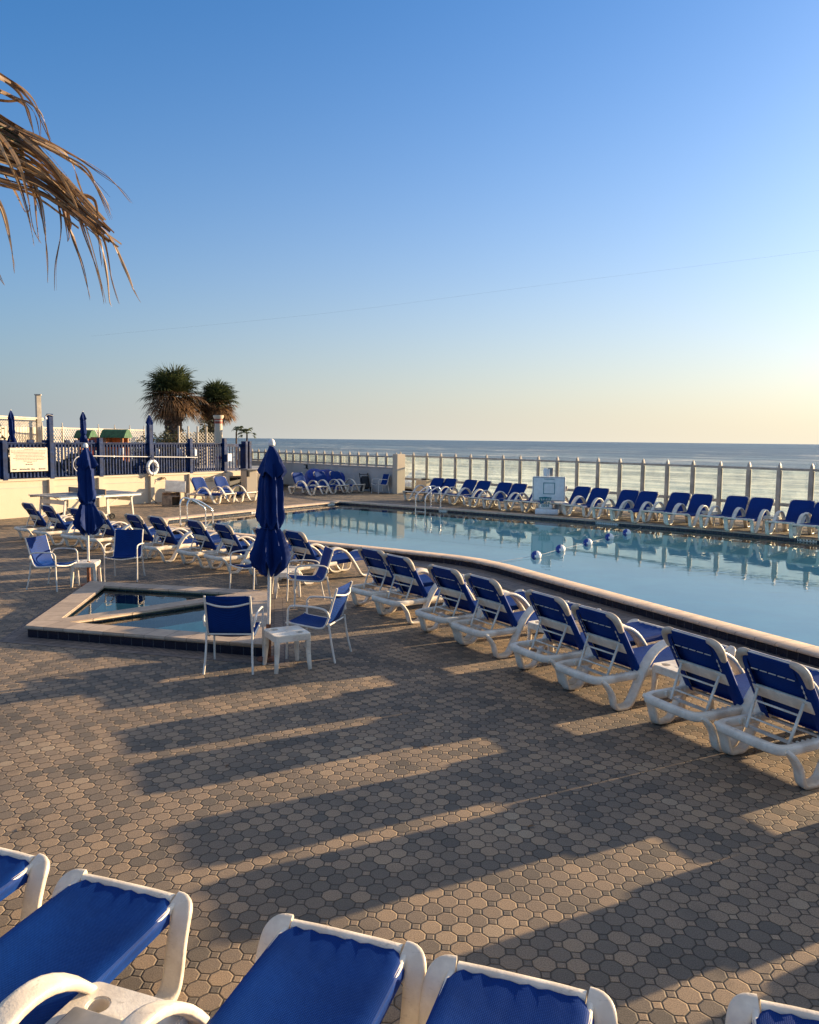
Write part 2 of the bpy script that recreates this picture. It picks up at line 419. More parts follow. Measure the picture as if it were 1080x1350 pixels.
def area2(P): return sum(P[i][0] * P[(i + 1) % len(P)][1] - P[(i + 1) % len(P)][0] * P[i][1] for i in range(len(P)))
def offset(P, d):      # P counter-clockwise, d > 0 grows
    out = []; N = len(P)
    for i in range(N):
        a, b, c = V2(P[i - 1]), V2(P[i]), V2(P[(i + 1) % N])
        n1 = Vector(((b - a).y, -(b - a).x)).normalized(); n2 = Vector(((c - b).y, -(c - b).x)).normalized()
        k = (n1 + n2); k = k / max(.35, k.length_squared / 2)
        out.append(b + k * d)
    return out
def loft(bm, loops, closed=True, mi=0, uv=True, flip=False, vz=None):
    """loops: list of (pts2d, z); UV u = length along the middle loop, v = distance across"""
    L = bm.loops.layers.uv.verify()
    rings = [[bm.verts.new((p[0], p[1], z)) for p in pts] for pts, z in loops]
    base = loops[0][0]; N = len(base); us = [0]
    for i in range(N): us.append(us[-1] + (V2(base[(i + 1) % N]) - V2(base[i])).length)
    vs = [0]
    for k in range(1, len(loops)):
        vs.append(vs[-1] + (rings[k][0].co - rings[k - 1][0].co).length)
    for k in range(len(loops) - 1):
        for i in range(N if closed else N - 1):
            j = (i + 1) % N
            q = [(rings[k][i], us[i], vs[k]), (rings[k][j], us[i + 1], vs[k]), (rings[k + 1][j], us[i + 1], vs[k + 1]), (rings[k + 1][i], us[i], vs[k + 1])]
            if flip: q = q[::-1]
            f = bm.faces.new([a[0] for a in q]); f.material_index = mi
            for lp, a in zip(f.loops, q): lp[L].uv = (a[1], a[2])
def poly(bm, pts, z, mi=0):
    f = bm.faces.new([bm.verts.new((p[0], p[1], z)) for p in pts]); f.material_index = mi; return f

# ------------------------------------------------------------------ layout constants
ZU = .156                     # upper deck
ZC = .16                      # coping top
WP = [(-6.75, 21.95), (-4.09, 20.22), (-1.8, 18.74), (-.34, 17.8), (1.05, 16.85), (1.55, 16.35), (2.0, 15.65), (2.9, 13.75), (4.35, 10.75), (5.02, 9.40), (8.3, 2.7),
      (15.5, 10.0), (13.6, 16.5), (12.0, 18.9), (10.63, 20.55), (8.6, 22.65), (5.36, 25.25), (1.63, 28.1), (-2.75, 31.25), (-3.98, 29.3), (-5.25, 27.2), (-6.4, 25.3), (-7.25, 23.85)]
if area2(WP) < 0: WP = WP[::-1]
POOL = WP
PO = offset(POOL, .36)
FP0 = Vector((.169, 39.0)); FSTEP = .998

# ---- pool
pool = thing('swimming_pool', 'large pale blue swimming pool with tan coping and navy tile band', 'pool')
bm = BM()
loft(bm, [(offset(POOL, 0), ZC - .02), (offset(POOL, .02), ZC), (offset(POOL, .335), ZC), (offset(POOL, .355), ZC - .008), (offset(POOL, .362), ZC - .022), (offset(POOL, .355), ZC - .04), (offset(POOL, .33), ZC - .045), (offset(POOL, .33), ZC - .05)])
loft(bm, [(offset(POOL, .03), ZC - .062), (offset(POOL, 0), ZC - .056), (offset(POOL, -.005), ZC - .028), (offset(POOL, 0), ZC - .02)])
obj('coping', bm, M['coping'], pool, True)
bm = BM(); loft(bm, [(offset(POOL, .315), -.02), (offset(POOL, .315), ZC - .046)], flip=True)
for f in bm.faces: f.normal_flip()
obj('outer_tile_band', bm, M['tile'], pool)
bm = BM(); loft(bm, [(offset(POOL, .03), -.15), (offset(POOL, .03), ZC - .04)]); obj('inner_tile_band', bm, M['tile_in'], pool)
bm = BM(); loft(bm, [(offset(POOL, .031), -.15), (offset(POOL, .03), -1.05)]); poly(bm, offset(POOL, .03), -1.05); obj('basin', bm, M['plaster'], pool)
ZW = .045
bm = BM(); poly(bm, offset(POOL, .03), ZW); obj('water', bm, M['water'], pool)

# ---- spa (two triangular basins)
SA, SB, SCn, SD = G(31, 825, ZC), G(118, 765.5, ZC), G(355, 778.5, ZC), G(352, 850.5, ZC)
SP = [V2(SA), V2(SD), V2(SCn), V2(SB)]
if area2(SP) < 0: SP = SP[::-1]
SI = offset(SP, -.36)
iA, iD, iC, iB = SI
spa = thing('plunge_pool', 'small raised square spa split by a diagonal wall into two triangular basins', 'spa pool')
dg = (iC - iA).normalized(); dn = Vector((-dg.y, dg.x))
def isect(p, d, q, e):
    k = d.x * e.y - d.y * e.x; w = q - p; return p + d * ((w.x * e.y - w.y * e.x) / k)
hw = .15
T1 = [isect(iA + dn * hw, dg, iA, (iB - iA)), isect(iA + dn * hw, dg, iC, (iC - iB)), iB]      # far-left basin
T2 = [isect(iA - dn * hw, dg, iA, (iD - iA)), iD, isect(iA - dn * hw, dg, iC, (iC - iD))]
for Tt in (T1, T2):
    if area2(Tt) < 0: Tt.reverse()
def holes_ok(): pass
bm = BM(); plate(bm, offset(SP, -.012), ZC - .045, ZC, holes=[T1, T2])
uvl = bm.loops.layers.uv.verify()
def spa_uv(bm):
    edges = [(SP[i], SP[(i + 1) % 4]) for i in range(4)] + [(iA, iC)]
    for f in bm.faces:
        for lp in f.loops: pass
bmesh.ops.bevel(bm, geom=[e for e in bm.edges if abs(e.verts[0].co.z - ZC) < 1e-3 and abs(e.verts[1].co.z - ZC) < 1e-3 and not e.is_manifold == False and e.calc_face_angle(0) > .5], offset=.008, segments=2, affect='EDGES')
# joints are laid with a world-space pattern that turns with each side
def spa_coping_mat():
    m, t, b, tc, out = newmat('spa_coping_stone')
    o = tc.outputs['Object']; ps = t.sep(o); best = None; val = None
    segs = [(SP[i], SP[(i + 1) % 4], .36) for i in range(4)]
    for a, c, w in segs:
        d = (c - a).normalized(); n = Vector((-d.y, d.x))
        al = t.m('ADD', t.m('MULTIPLY', t.m('SUBTRACT', ps[0], a.x), d.x), t.m('MULTIPLY', t.m('SUBTRACT', ps[1], a.y), d.y))
        dist = t.m('ABSOLUTE', t.m('ADD', t.m('MULTIPLY', t.m('SUBTRACT', ps[0], a.x), n.x), t.m('MULTIPLY', t.m('SUBTRACT', ps[1], a.y), n.y)))
        if best is None: best, val = dist, al
        else:
            k = t.m('LESS_THAN', dist, best)
            val = t.m('ADD', t.m('MULTIPLY', k, t.m('ADD', al, 7.7)), t.m('MULTIPLY', t.m('SUBTRACT', 1, k), val)); best = t.m('MINIMUM', best, dist)
    q = t.m('DIVIDE', val, .29)
    fr = t.m('ABSOLUTE', t.m('SUBTRACT', t.m('FRACT', q), .5))
    joint = t.mapr(fr, .478, .495, 0, 1, True)
    wn = t.n('ShaderNodeTexWhiteNoise', noise_dimensions='1D'); t.l(t.m('FLOOR', q), wn.inputs['W'])
    col = t.mix(wn.outputs['Value'], (.38, .29, .21), (.52, .40, .29))
    n = t.noise(o, 7, 5, .65); col = t.mix(.5, col, t.mix(t.mapr(n, .3, .7), (.6, .6, .6), (1.2, 1.2, 1.15)), 'MULTIPLY')
    col = t.mix(joint, col, (.16, .12, .09)); t.l(col, b.inputs['Base Color']); b.inputs['Roughness'].default_value = .75
    t.l(t.bump(t.m('ADD', t.m('MULTIPLY', joint, -1), t.m('MULTIPLY', t.noise(o, 150, 2), .3)), 1, .003), b.inputs['Normal'])
    return m
M['spa_coping'] = spa_coping_mat()
obj('coping', bm, M['spa_coping'], spa)
bm = BM(); loft(bm, [(offset(SP, -.04), -.02), (offset(SP, -.04), ZC - .044)]); obj('outer_tile_band', bm, M['tile'], spa)
for Tt in (T1, T2):
    bm = BM(); loft(bm, [(offset(Tt, .02), -.12), (offset(Tt, .02), ZC - .04)]); obj('inner_tile_band', bm, M['tile_in'], spa)
    bm = BM(); loft(bm, [(offset(Tt, .019), -.12), (offset(Tt, .019), -.45)])
    Ti = offset(Tt, -.42); loft(bm, [(offset(Tt, .019), -.45), (Ti, -.45), (Ti, -.95)]); poly(bm, Ti, -.95); obj('basin', bm, M['plaster_spa'], spa)
    bm = BM(); poly(bm, offset(Tt, .02), 0.098); obj('water', bm, M['water_spa'], spa)

# ---- decks
bm = BM()
plate(bm, [(-45, -9), (30, -9), (30, 8.0), (10.5, 31.0), (0, 44), (-45, 52)], -.30, 0.0, holes=[offset(POOL, .31), offset(SP, -.045)])
struct(obj('lower_deck_paving', bm, M['paver']))
# wall of the terrace
W0 = G(0, 678, ZU); W1 = G(298, 655.5, ZU)
WD = V2(W1 - W0).normalized(); WN = Vector((WD.y, -WD.x))      # WN points to the pool
WSTART = V2(W0) - WD * 9; 
FCOR = V2(G(525, 650.7, ZU))           # corner post
LF_D = (Vector((-9.3, 45.6)) - FCOR).normalized()
LF_END = FCOR + LF_D * 14
wc = offset(POOL, .36)
# far outer boundary of pool from west corner round to the east
N = len(POOL)
iw = min(range(N), key=lambda i: (POOL[i][0] + 6.75) ** 2 + (POOL[i][1] - 21.95) ** 2)
ie = min(range(N), key=lambda i: (POOL[i][0] - 8.3) ** 2 + (POOL[i][1] - 2.7) ** 2)
pin = offset(POOL, .33)
chain = []
i = ie
while True:
    chain.append(pin[i]); 
    if i == iw: break
    i = (i + 1) % N
WESTC = chain[-1]
FEND = FP0 + FD * 40
up = chain + [(-8.7, 22.35), tuple(V2(W0) + WD * 2.6), tuple(V2(W1) + WD * 16), tuple(LF_END), tuple(FCOR), tuple(FEND), (FEND.x - 3, FEND.y - 6), (14, -2), (9.5, -2), (9.2, 1.5)]
bm = BM(); plate(bm, up, .004, ZU)
struct(obj('upper_deck_paving', bm, M['paver']))
# paver borders (soldier courses) along near pool edge and spa
def strip(name, a_, b_, z, m_):
    bm = BM(); L = bm.loops.layers.uv.verify(); us = [0]
    for i in range(len(a_) - 1): us.append(us[-1] + (V2(a_[i + 1]) - V2(a_[i])).length)
    for i in range(len(a_) - 1):
        w = (V2(b_[i]) - V2(a_[i])).length
        q = [(a_[i], us[i], 0), (a_[i + 1], us[i + 1], 0), (b_[i + 1], us[i + 1], w), (b_[i], us[i], w)]
        f = bm.faces.new([bm.verts.new((p[0][0], p[0][1], z)) for p in q])
        for lp, p in zip(f.loops, q): lp[L].uv = (p[1], p[2])
    bmesh.ops.recalc_face_normals(bm, faces=bm.faces)
    for f in bm.faces:
        if f.normal.z < 0: f.normal_flip()
    return struct(obj(name, bm, m_))
o1, o2 = offset(POOL, .3), offset(POOL, 1.0)
idx = []; i = iw
while True:
    idx.append(i)
    if i == ie: break
    i = (i + 1) % N
strip('pool_paver_border', [o1[i] for i in idx], [o2[i] for i in idx], .004, M['border'])
s1, s2 = offset(SP, -.05), offset(SP, .26)
strip('spa_paver_border', s1 + [s1[0]], s2 + [s2[0]], .004, M['border'])

# ---- beach and sea
def shore(a, y): return FP0 + FD * a + Vector((-FD.y, FD.x)) * y     # a along shore, y seawards
NS = Vector((-FD.y, FD.x))
bm = BM()
pts = [(-300, -60, -3.0), (300, -60, -3.0), (300, 34, -3.0), (-300, 34, -3.0)]
f = bm.faces.new([bm.verts.new((*shore(a, y), z)) for a, y, z in pts])
struct(obj('beach', bm, M['sand']))
bm = BM()
f = bm.faces.new([bm.verts.new((*shore(a, y), z)) for a, y, z in [(-16000, 14, -2.98), (16000, 14, -2.98), (16000, 16000, -2.98), (-16000, 16000, -2.98)]])
o = struct(obj('sea', bm, M['sea']))
# seawall under the deck edge
sw = thing('seawall', 'grey concrete seawall under the pool deck edge facing the beach', 'seawall')
bm = BM()
bar(bm, (*(FCOR + NS * .12), -1.5), (*(FEND + NS * .12), -1.5), .2, 3.2)
bar(bm, (*(FCOR + NS * .12), -1.5), (*(LF_END + NS * .12), -1.5), .2, 3.2)
obj('wall', bm, M['stucco_grey'], sw)

# ------------------------------------------------------------------ lounger
def make_lounger(angle=66):
    root = thing('sun_lounger', 'x', 'sun lounger')
    P_ = M['plastic']
    # rear frame: low U shaped ring
    bm = BM()
    path = [(.90, -.325, .310), (.55, -.33, .305), (.20, -.335, .305), (.06, -.335, .305), (-.03, -.30, .305), (-.055, -.22, .305), (-.06, 0, .305), (-.055, .22, .305), (-.03, .30, .305), (.06, .335, .305), (.20, .335, .305), (.55, .33, .305), (.90, .325, .310)]
    path = [(x, y * .93, z) for x, y, z in path]
    sweep(bm, catmull(path, 4), .078, .074, ref=(0, 0, 1), p=3.2)
    bar(bm, (.22, -.28, .285), (.22, .28, .285), .03, .02)
    bar(bm, (.56, -.28, .285), (.56, .28, .285), .03, .02)
    bar(bm, (.90, -.28, .285), (.90, .28, .285), .035, .022)
    for s in (-1, 1):       # notch racks on the inside of the rails
        for k in range(5): box(bm, (.18 + .06 * k, s * .270, .315), (.018, .02, .045))
    obj('rear_frame', bm, P_, root, True)
    # arms with legs, one sweep per side
    for s in (-1, 1):
        bm = BM()
        y = .352 * s
        path = [(-.01, y * .88, .305), (.03, y * .95, .27), (.09, y, .18), (.125, y, .075), (.155, y, .03), (.22, y, .025), (.29, y, .028), (.345, y, .07), (.42, y, .20), (.53, y, .40), (.66, y, .535), (.82, y, .595), (.98, y, .575),
                (1.14, y, .470), (1.30, y, .27), (1.42, y, .095), (1.50, y, .036), (1.62, y, .030), (1.70, y, .060), (1.735, y, .15), (1.76, y, .26), (1.80, y * .985, .345), (1.83, y * .955, .376), (1.85, y * .89, .388), (1.858, y * .78, .388)]
        sweep(bm, catmull(path, 3), .090, .038, ref=(0, 1, 0), p=4.5, sc_=lambda t: 1.0 + .12 * math.sin(math.pi * t))
        obj('armrest', bm, P_, root, True)
    bm = BM(); sweep(bm, [(1.858, -.265, .388), (1.862, -.15, .389), (1.862, .15, .389), (1.858, .265, .388)], .050, .05, ref=(0, 0, 1), p=3)
    obj('foot_bar', bm, P_, root, True)
    # seat rails
    bm = BM()
    for s in (-1, 1): sweep(bm, catmull([(.46, s * .285, .325), (1.1, s * .285, .335), (1.5, s * .285, .355), (1.83, s * .285, .375)], 3), .032, .045, ref=(0, 1, 0))
    obj('seat_rail', bm, P_, root, True)
    # seat sling
    bm = BM(); nx, prof = 22, [(-.336, -.045), (-.341, -.01), (-.330, .018), (-.30, .026)] + [(-.25 + .5 * k / 10, None) for k in range(11)] + [(.30, .026), (.330, .018), (.341, -.01), (.336, -.045)]
    rows = []
    for i in range(nx + 1):
        t = i / nx; x = .48 + 1.355 * t; zr = .325 + .05 * t ** 1.3
        row = []
        for y, dz in prof:
            if dz is None: dz = .026 - .026 * math.cos(y / .30 * math.pi / 2) * math.sin(math.pi * min(1, t * 1.02)) ** .6
            e = max(0, (t - .8) / .2)
            dz += .006 * e * math.sin(y * 52 + 1 + 3 * t) * (1 if abs(y) < .31 else 0)
            yy = y * .90 * (1 - .13 * max(0, (t - .955) / .045) ** 1.2)
            row.append(bm.verts.new((x, yy, zr + dz)))
        rows.append(row)
    for a, b in zip(rows, rows[1:]):
        for j in range(len(a) - 1): bm.faces.new((a[j], b[j], b[j + 1], a[j + 1]))
    bm.normal_update(); bmesh.ops.solidify(bm, geom=bm.faces[:], thickness=.005)
    obj('seat_sling', bm, M['sling'], root, True)
    # backrest
    hx, hz = .495, .345; L = .665; ba = R(angle)
    bx, bz = -math.cos(ba), math.sin(ba)
    def BP(s, y, n=0):     # s along the back (0..1), n offset towards the sitter
        return Vector((hx + bx * s * L + math.sin(ba) * n, y, hz + bz * s * L + math.cos(ba) * n))
    bm = BM()
    path = [BP(0, -.292), BP(.3, -.297), BP(.7, -.302), BP(.90, -.300), BP(.965, -.285), BP(.995, -.245), BP(1, -.18), BP(1, 0), BP(1, .18), BP(.995, .245), BP(.965, .285), BP(.90, .300), BP(.7, .302), BP(.3, .297), BP(0, .292)]
    sweep(bm, catmull(path, 4), .036, .036, ref=(0, 1, 0), p=3)
    obj('back_frame', bm, P_, root, True)
    for s in (-1, 1):
        bm = BM(); sweep(bm, catmull([BP(.73, s * .306, -.012), BP(.82, s * .310, -.012), BP(.90, s * .306, -.012), BP(.965, s * .288, -.012), BP(.998, s * .245, -.010), BP(1.003, s * .20, -.006)], 4), .062, .056, ref=(0, 1, 0), p=3, sc_=lambda t: .82 + .3 * math.sin(math.pi * min(1, t * 1.05)))
        obj('back_corner', bm, M['beige_plastic'], root, True)
    bm = BM(); ns = 16; rows = []
    prof = [(-.235, -.030), (-.29, -.030), (-.320, -.018), (-.326, .006), (-.312, .024), (-.27, .030)] + [(-.20 + .4 * k / 6, None) for k in range(7)] + [(.27, .030), (.312, .024), (.326, .006), (.320, -.018), (.29, -.030), (.235, -.030)]
    for i in range(ns + 1):
        t = i / ns; s = -.03 + 1.02 * t; row = []
        cl = max(0, (s - .86) / .13)
        for y, dn_ in prof:
            if dn_ is None: dn_ = .030 - .030 * math.cos(y / .27 * math.pi / 2) * math.sin(math.pi * t) ** .6
            yy = y * (1 - .15 * cl ** 1.5); n_ = dn_ * (1 - .25 * cl)
            row.append(bm.verts.new(BP(s, yy, n_)))
        rows.append(row)
    for a, b in zip(rows, rows[1:]):
        for j in range(len(a) - 1): bm.faces.new((a[j], a[j + 1], b[j + 1], b[j]))
    # flap folded over the top bar to the back
    fl = []
    for (s, n_) in ((.99, .022), (1.018, .020), (1.028, 0), (1.015, -.022), (.97, -.027), (.89, -.028), (.80, -.028)):
        fl.append([bm.verts.new(BP(s, y, n_)) for y in [-.215 + .43 * k / 8 for k in range(9)]])
    for a, b in zip(fl, fl[1:]):
        for j in range(8): bm.faces.new((a[j], a[j + 1], b[j + 1], b[j]))
    bm.normal_update(); bmesh.ops.solidify(bm, geom=bm.faces[:], thickness=.004)
    obj('back_sling', bm, M['sling'], root, True)
    for s in (-1, 1):  # white lacing along the folded edges at the back
        bm = BM()
        for k in range(3): q0, q1 = BP(.56 + .075 * k, s * .250, -.036), BP(.595 + .075 * k, s * .252, -.036); bar(bm, q0, q1, .010, .006)
        bar(bm, BP(.55, s * .2515, -.0355), BP(.76, s * .2515, -.0355), .003, .002)
        obj('lacing', bm, M['plastic'], root)
    bm = BM()
    for k in range(5): y0 = -.20 + .085 * k; bar(bm, BP(.798, y0, -.037), BP(.798, y0 + .065, -.037), .009, .006)
    obj('lacing', bm, M['plastic'], root)
    bm = BM(); q0, q1 = BP(.42, -.275, -.024), BP(.42, .275, -.024)
    box(bm, (q0 + q1) / 2, (.125, .55, .022), Matrix.Rotation(ba, 3, 'Y') , bevel=.007)
    obj('back_crossbar', bm, M['plastic'], root, True)
    bm = BM()          # prop stand
    for s in (-1, 1): bar(bm, BP(.48, s * .215, -.04), (.17, s * .20, .285), .024, .018, bevel=.005)
    for f_ in (.30, .72):
        a = BP(.48, 0, -.04).lerp(Vector((.17, 0, .285)), f_); bar(bm, (a.x, -.21, a.z), (a.x, .21, a.z), .020, .014, bevel=.004)
    obj('prop_stand', bm, M['plastic'], root, True)
    return root
def lounger_pos(pl, pr, zd, fwd, top=.872):
    """backrest-top corner pixels -> origin at rear bar"""
    a = G(*pl, zd + top + .055); b = G(*pr, zd + top + .055); c = (a + b) / 2
    f = Vector((math.cos(fwd), math.sin(fwd)))
    x = .163 if top > .84 else .085
    return (c.x - f.x * x, c.y - f.y * x, zd)
LP = make_lounger(60); LP2 = make_lounger(52); first = [True, True]
jr = random.Random(4)
def lounger(loc, rz, label, group, src=None):
    rz += R(jr.uniform(-1.6, 1.6))
    if src is LP2 and first[1]:
        first[1] = False; LP2.location = loc; LP2.rotation_euler = (0, 0, rz); LP2['label'] = label; LP2['group'] = group; return LP2
    if first[0]:
        first[0] = False; LP.location = loc; LP.rotation_euler = (0, 0, rz); LP['label'] = label; LP['group'] = group; return LP
    return dup(src or LP, loc, rz, label, group)
GR = 'blue and white sun loungers around the pool'
# near right row
rowR = [((476, 719.5), (503, 730), 40), ((509, 725), (538, 743), 39), ((566, 741.5), (604, 757), 36), ((612, 752), (659, 772), 33), ((695, 774.5), (743, 795), 31), ((757, 793), (812, 816), 30), ((875, 824), (947, 850), 26), ((977, 851), (1060, 884), 25)]
lab = ['farthest lounger of the right-hand row, its back against the pool coping',
       'second lounger from the far end of the right-hand row, seen from behind', 'third lounger from the far end of the right-hand row, seen from behind',
       'fourth lounger from the far end of the right-hand row, left of the first white table', 'fourth nearest lounger of the right-hand row, right of the white table in the gap',
       'third nearest lounger of the right-hand row, left of the second white side table', 'second nearest lounger of the right-hand row, beside a white side table at its left',
       'nearest lounger of the right-hand row, cut by the right edge of the photo']
lastpos = None
for (a, b, an), lb in zip(rowR, lab):
    p = lounger_pos(a, b, 0, R(an))
    if 'second nearest' in lb: p = (p[0] + .014 * math.sin(R(an)), p[1] - .014 * math.cos(R(an)), 0)
    lounger(p, R(an), lb, GR)
# rest of the row just beyond the right edge (their shadows and one armrest show)
p8 = lounger_pos(*rowR[-1][:2], 0, R(25))
for k, dd in enumerate((1.22, 2.1, 3.3, 4.15, 5.4)):
    lounger((p8[0] + dd * .47, p8[1] - dd * .88, 0), R(25), ['lounger of the right-hand row just beyond the photo edge', 'second lounger beyond the right photo edge', 'third lounger beyond the right photo edge', 'fourth lounger beyond the right photo edge', 'fifth lounger beyond the right photo edge'][k], GR)
# left row
rowL = [((28, 663), (45.5, 664.5)), ((53, 666), (71.5, 668)), ((90, 670), (110, 672)), ((117, 672.5), (137, 675)), ((164, 678), (186, 680)), ((194, 680.5), (217, 683)), ((242, 685), (269, 688.5)), ((278, 690), (306, 693)), ((332, 696), (362, 698.5)), ((372, 698.5), (402, 703))]
labL = ['leftmost lounger of the back-turned row before the table tennis table', 'second lounger from the left in the row before the table tennis table', 'lounger mostly hidden behind the left closed umbrella, left one of its pair', 'lounger just right of the left closed umbrella, right one of its pair',
        'fifth lounger from the left, behind the blue chair facing the camera', 'sixth lounger from the left, left of the bright pool handrails', 'lounger in front of the left pool handrail, seen from behind', 'lounger just right of the left pool handrails, seen from behind',
        'lounger mostly hidden behind the large closed umbrella', 'lounger with tall white armrest just right of the large closed umbrella']
for i, ((a, b), lb) in enumerate(zip(rowL, labL)):
    an = R(50 - i * 0.9); lounger(lounger_pos(a, b, 0, an), an, lb, GR)
# far row by the fence, seen from the front
farL = [571.9, 588.9, 615.5, 634, 660.7, 680, 709, 730.5, 761, 783.7, 823.7, 847, 889.6, 917, 962, 994, 1047, 1080]
farR = [586.7, 602, 629, 646, 674, 693.3, 724, 746.5, 778.5, 802, 840, 866, 908, 938, 986, 1018, 1072, 1106]
farV = [630, 630.7, 632.3, 633.7, 636, 637.4, 639.0, 640, 641.3, 643.3, 645.8, 647.6, 649.3, 651.3, 653.8, 656, 659.3, 662.3]
ordn = ['first', 'second', 'third', 'fourth', 'fifth', 'sixth', 'seventh', 'eighth', 'ninth', 'tenth', 'eleventh', 'twelfth', 'thirteenth', 'fourteenth', 'fifteenth', 'sixteenth', 'seventeenth', 'eighteenth']
for k in range(18):
    an = R(225)
    p = lounger_pos((farL[k], farV[k]), (farR[k], farV[k] + .5), ZU, an, .83)
    # pull onto a line parallel with the fence so that the row is straight
    lounger(p, an, '%s lounger from the left in the row facing the camera along the glass sea fence' % ordn[k], GR, LP2)
# loungers by the terrace wall
for (u, v, an, lb) in ((256, 661.5, -32, 'left lounger of the two sunlit ones under the terrace wall louvres'), (285.0, 659.5, -32, 'right lounger of the two sunlit ones under the terrace wall, nearer the dark doorway')):
    p = G(u, v, ZU); lounger((p.x, p.y, ZU), R(an), lb, GR)
for (u, v, an, lb) in ((388.5, 650.5, -42, 'left lounger before the blue tarpaulin heap by the far wall'), (417, 648.5, -42, 'middle lounger before the blue tarpaulin heap by the far wall'), (438, 647.5, -42, 'right lounger before the blue tarpaulin heap by the far wall')):
    p = G(u, v, ZU); lounger((p.x, p.y, ZU), R(an), lb, GR)
# foreground row, feet towards the pool
fgf = Vector((.33, .945)).normalized(); fga = math.atan2(fgf.y, fgf.x)
def footpos(ul, vl, ur, vr):
    a, b = G(ul, vl, .41), G(ur, vr, .41); c = (a + b) / 2; return (c.x - fgf.x * 1.87, c.y - fgf.y * 1.87, 0)
FG = [((-88, 1098), (83, 1138)), ((88, 1148), (258, 1184)), ((357, 1210), (564, 1248)), ((572, 1258), (812, 1318)), ((974, 1312), (1240, 1372))]
lf = ['foreground lounger cut by the left edge, only its foot corner in view', 'foreground lounger at lower left with its large white armrest in view', 'foreground lounger at bottom centre, right of the white cup-holder table', 'foreground lounger at bottom right of centre, only the foot end in view', 'foreground lounger in the bottom right corner of the photo']
fgp = []
for (a, b), lb in zip(FG, lf):
    p = footpos(*a, *b); fgp.append(p); jr.seed(1); o = lounger(p, fga, lb, GR); o.rotation_euler = (0, 0, fga)

# ------------------------------------------------------------------ tables
def make_table(size=.44, h=.42, cups=False, fancy=False):
    t = thing('side_table', 'x', 'side table'); s = size / 2; r = .05
    def rr(s, r, n=5):
        out = []
        for cx, cy, a0 in ((s - r, s - r, 0), (-s + r, s - r, 90), (-s + r, -s + r, 180), (s - r, -s + r, 270)):
            for k in range(n + 1): a = R(a0 + 90 * k / n); out.append((cx + r * math.cos(a), cy + r * math.sin(a)))
        return out
    holes = []
    cp = [(-s * .52, s * .55), (s * .5, -s * .5)] if not fancy else [(s * .50, s * .48), (s * .50, -s * .48)]
    if cups:
        for cx, cy in cp: holes.append([(cx + .042 * math.cos(2 * math.pi * k / 20), cy + .042 * math.sin(2 * math.pi * k / 20)) for k in range(20)][::-1])
    bm = BM(); plate(bm, rr(s, r), h - .02, h, holes)
    bmesh.ops.bevel(bm, geom=[e for e in bm.edges if min(v.co.z for v in e.verts) > h - .001 and e.calc_face_angle(0) > .5], offset=.006, segments=2, affect='EDGES')
    plate(bm, rr(s - .004, r), h - .075, h - .0205, [rr(s - .02, r)[::-1]])
    for hx_ in (-1, 0, 1): box(bm, (hx_ * .07, 0, h + .001), (.035, .05, .003))
    obj('tabletop', bm, M['plastic'], t, True)
    if cups:
        for cx, cy in cp:
            bm = BM(); lathe(bm, [(.044, h - .019), (.041, h - .075), (.03, h - .08), (.001, h - .08)], 20, (cx, cy, 0), cap=False)
            obj('cup_well', bm, M['beige_plastic'] if not fancy else M['plastic'], t, True)
    if fancy:
        bm = BM(); box(bm, (-s * .30, 0, h + .012), (s * 1.15, s * 1.5, .02), bevel=.012); obj('tray', bm, M['plastic_grey'], t, True)
    for sx in (-1, 1):
        for sy in (-1, 1):
            bm = BM(); x0, y0 = sx * (s - .035), sy * (s - .035)
            sweep(bm, [(x0, y0, h - .02), (x0 + sx * .005, y0 + sy * .005, h * .5), (x0 + sx * .02, y0 + sy * .02, 0)], .065, .055, ref=(1, 0, 0), p=3.5, n=12, sc_=lambda q: 1 - .35 * q)
            obj('leg', bm, M['plastic'], t, True)
    return t
T0 = make_table(.43, .42, True)
T0.location = (-1.38, 8.90, 0); T0.rotation_euler = (0, 0, R(29)); T0['label'] = 'white resin side table between the two front chairs by the spa'; T0['group'] = 'small white resin side tables'
tg = T0['group']
def tbl(loc, rz, lb): return dup(T0, loc, rz, lb, tg)
tbl((-5.66, 13.80, 0), R(10), 'white side table standing round the pole of the left closed umbrella')
tbl((-2.05, 13.05, 0), R(20), 'white side table behind the large closed umbrella, between two blue chairs')
p6 = lounger_pos(*rowR[5][:2], 0, R(30)); p7 = lounger_pos(*rowR[6][:2], 0, R(26)); p4 = lounger_pos(*rowR[3][:2], 0, R(33)); p5 = lounger_pos(*rowR[4][:2], 0, R(31))
p2 = lounger_pos(*rowR[1][:2], 0, R(39)); p3 = lounger_pos(*rowR[2][:2], 0, R(36))
tbl(((p6[0] + p7[0]) / 2 + .68, (p6[1] + p7[1]) / 2 + .36, 0), R(28), 'white side table in the nearest gap of the right-hand lounger row')
tbl(((p4[0] + p5[0]) / 2 + .68, (p4[1] + p5[1]) / 2 + .40, 0), R(32), 'white side table in the middle gap of the right-hand lounger row')
tbl((p8[0] + .60 * .47 + .68, p8[1] - .60 * .88 + .34, 0), R(25), 'white side table just beyond the nearest lounger of the right-hand row, at the photo edge')
tbl((p8[0] + 2.70 * .47 + .68, p8[1] - 2.70 * .88 + .34, 0), R(25), 'white side table in the lounger row outside the right photo edge')
for k in (1, 3, 5, 7, 9, 11, 13, 15):
    a = lounger_pos((farL[k], farV[k]), (farR[k], farV[k]), ZU, R(225), .83); b = lounger_pos((farL[k + 1], farV[k + 1]), (farR[k + 1], farV[k + 1]), ZU, R(225), .83)
    if k in (5, 7): continue
    tbl(((a[0] + b[0]) / 2 - .45, (a[1] + b[1]) / 2 - .40, ZU), R(42), 'small table between the %s and %s loungers along the sea fence' % (ordn[k], ordn[k + 1]))
tf = make_table(.46, .44, True, True)
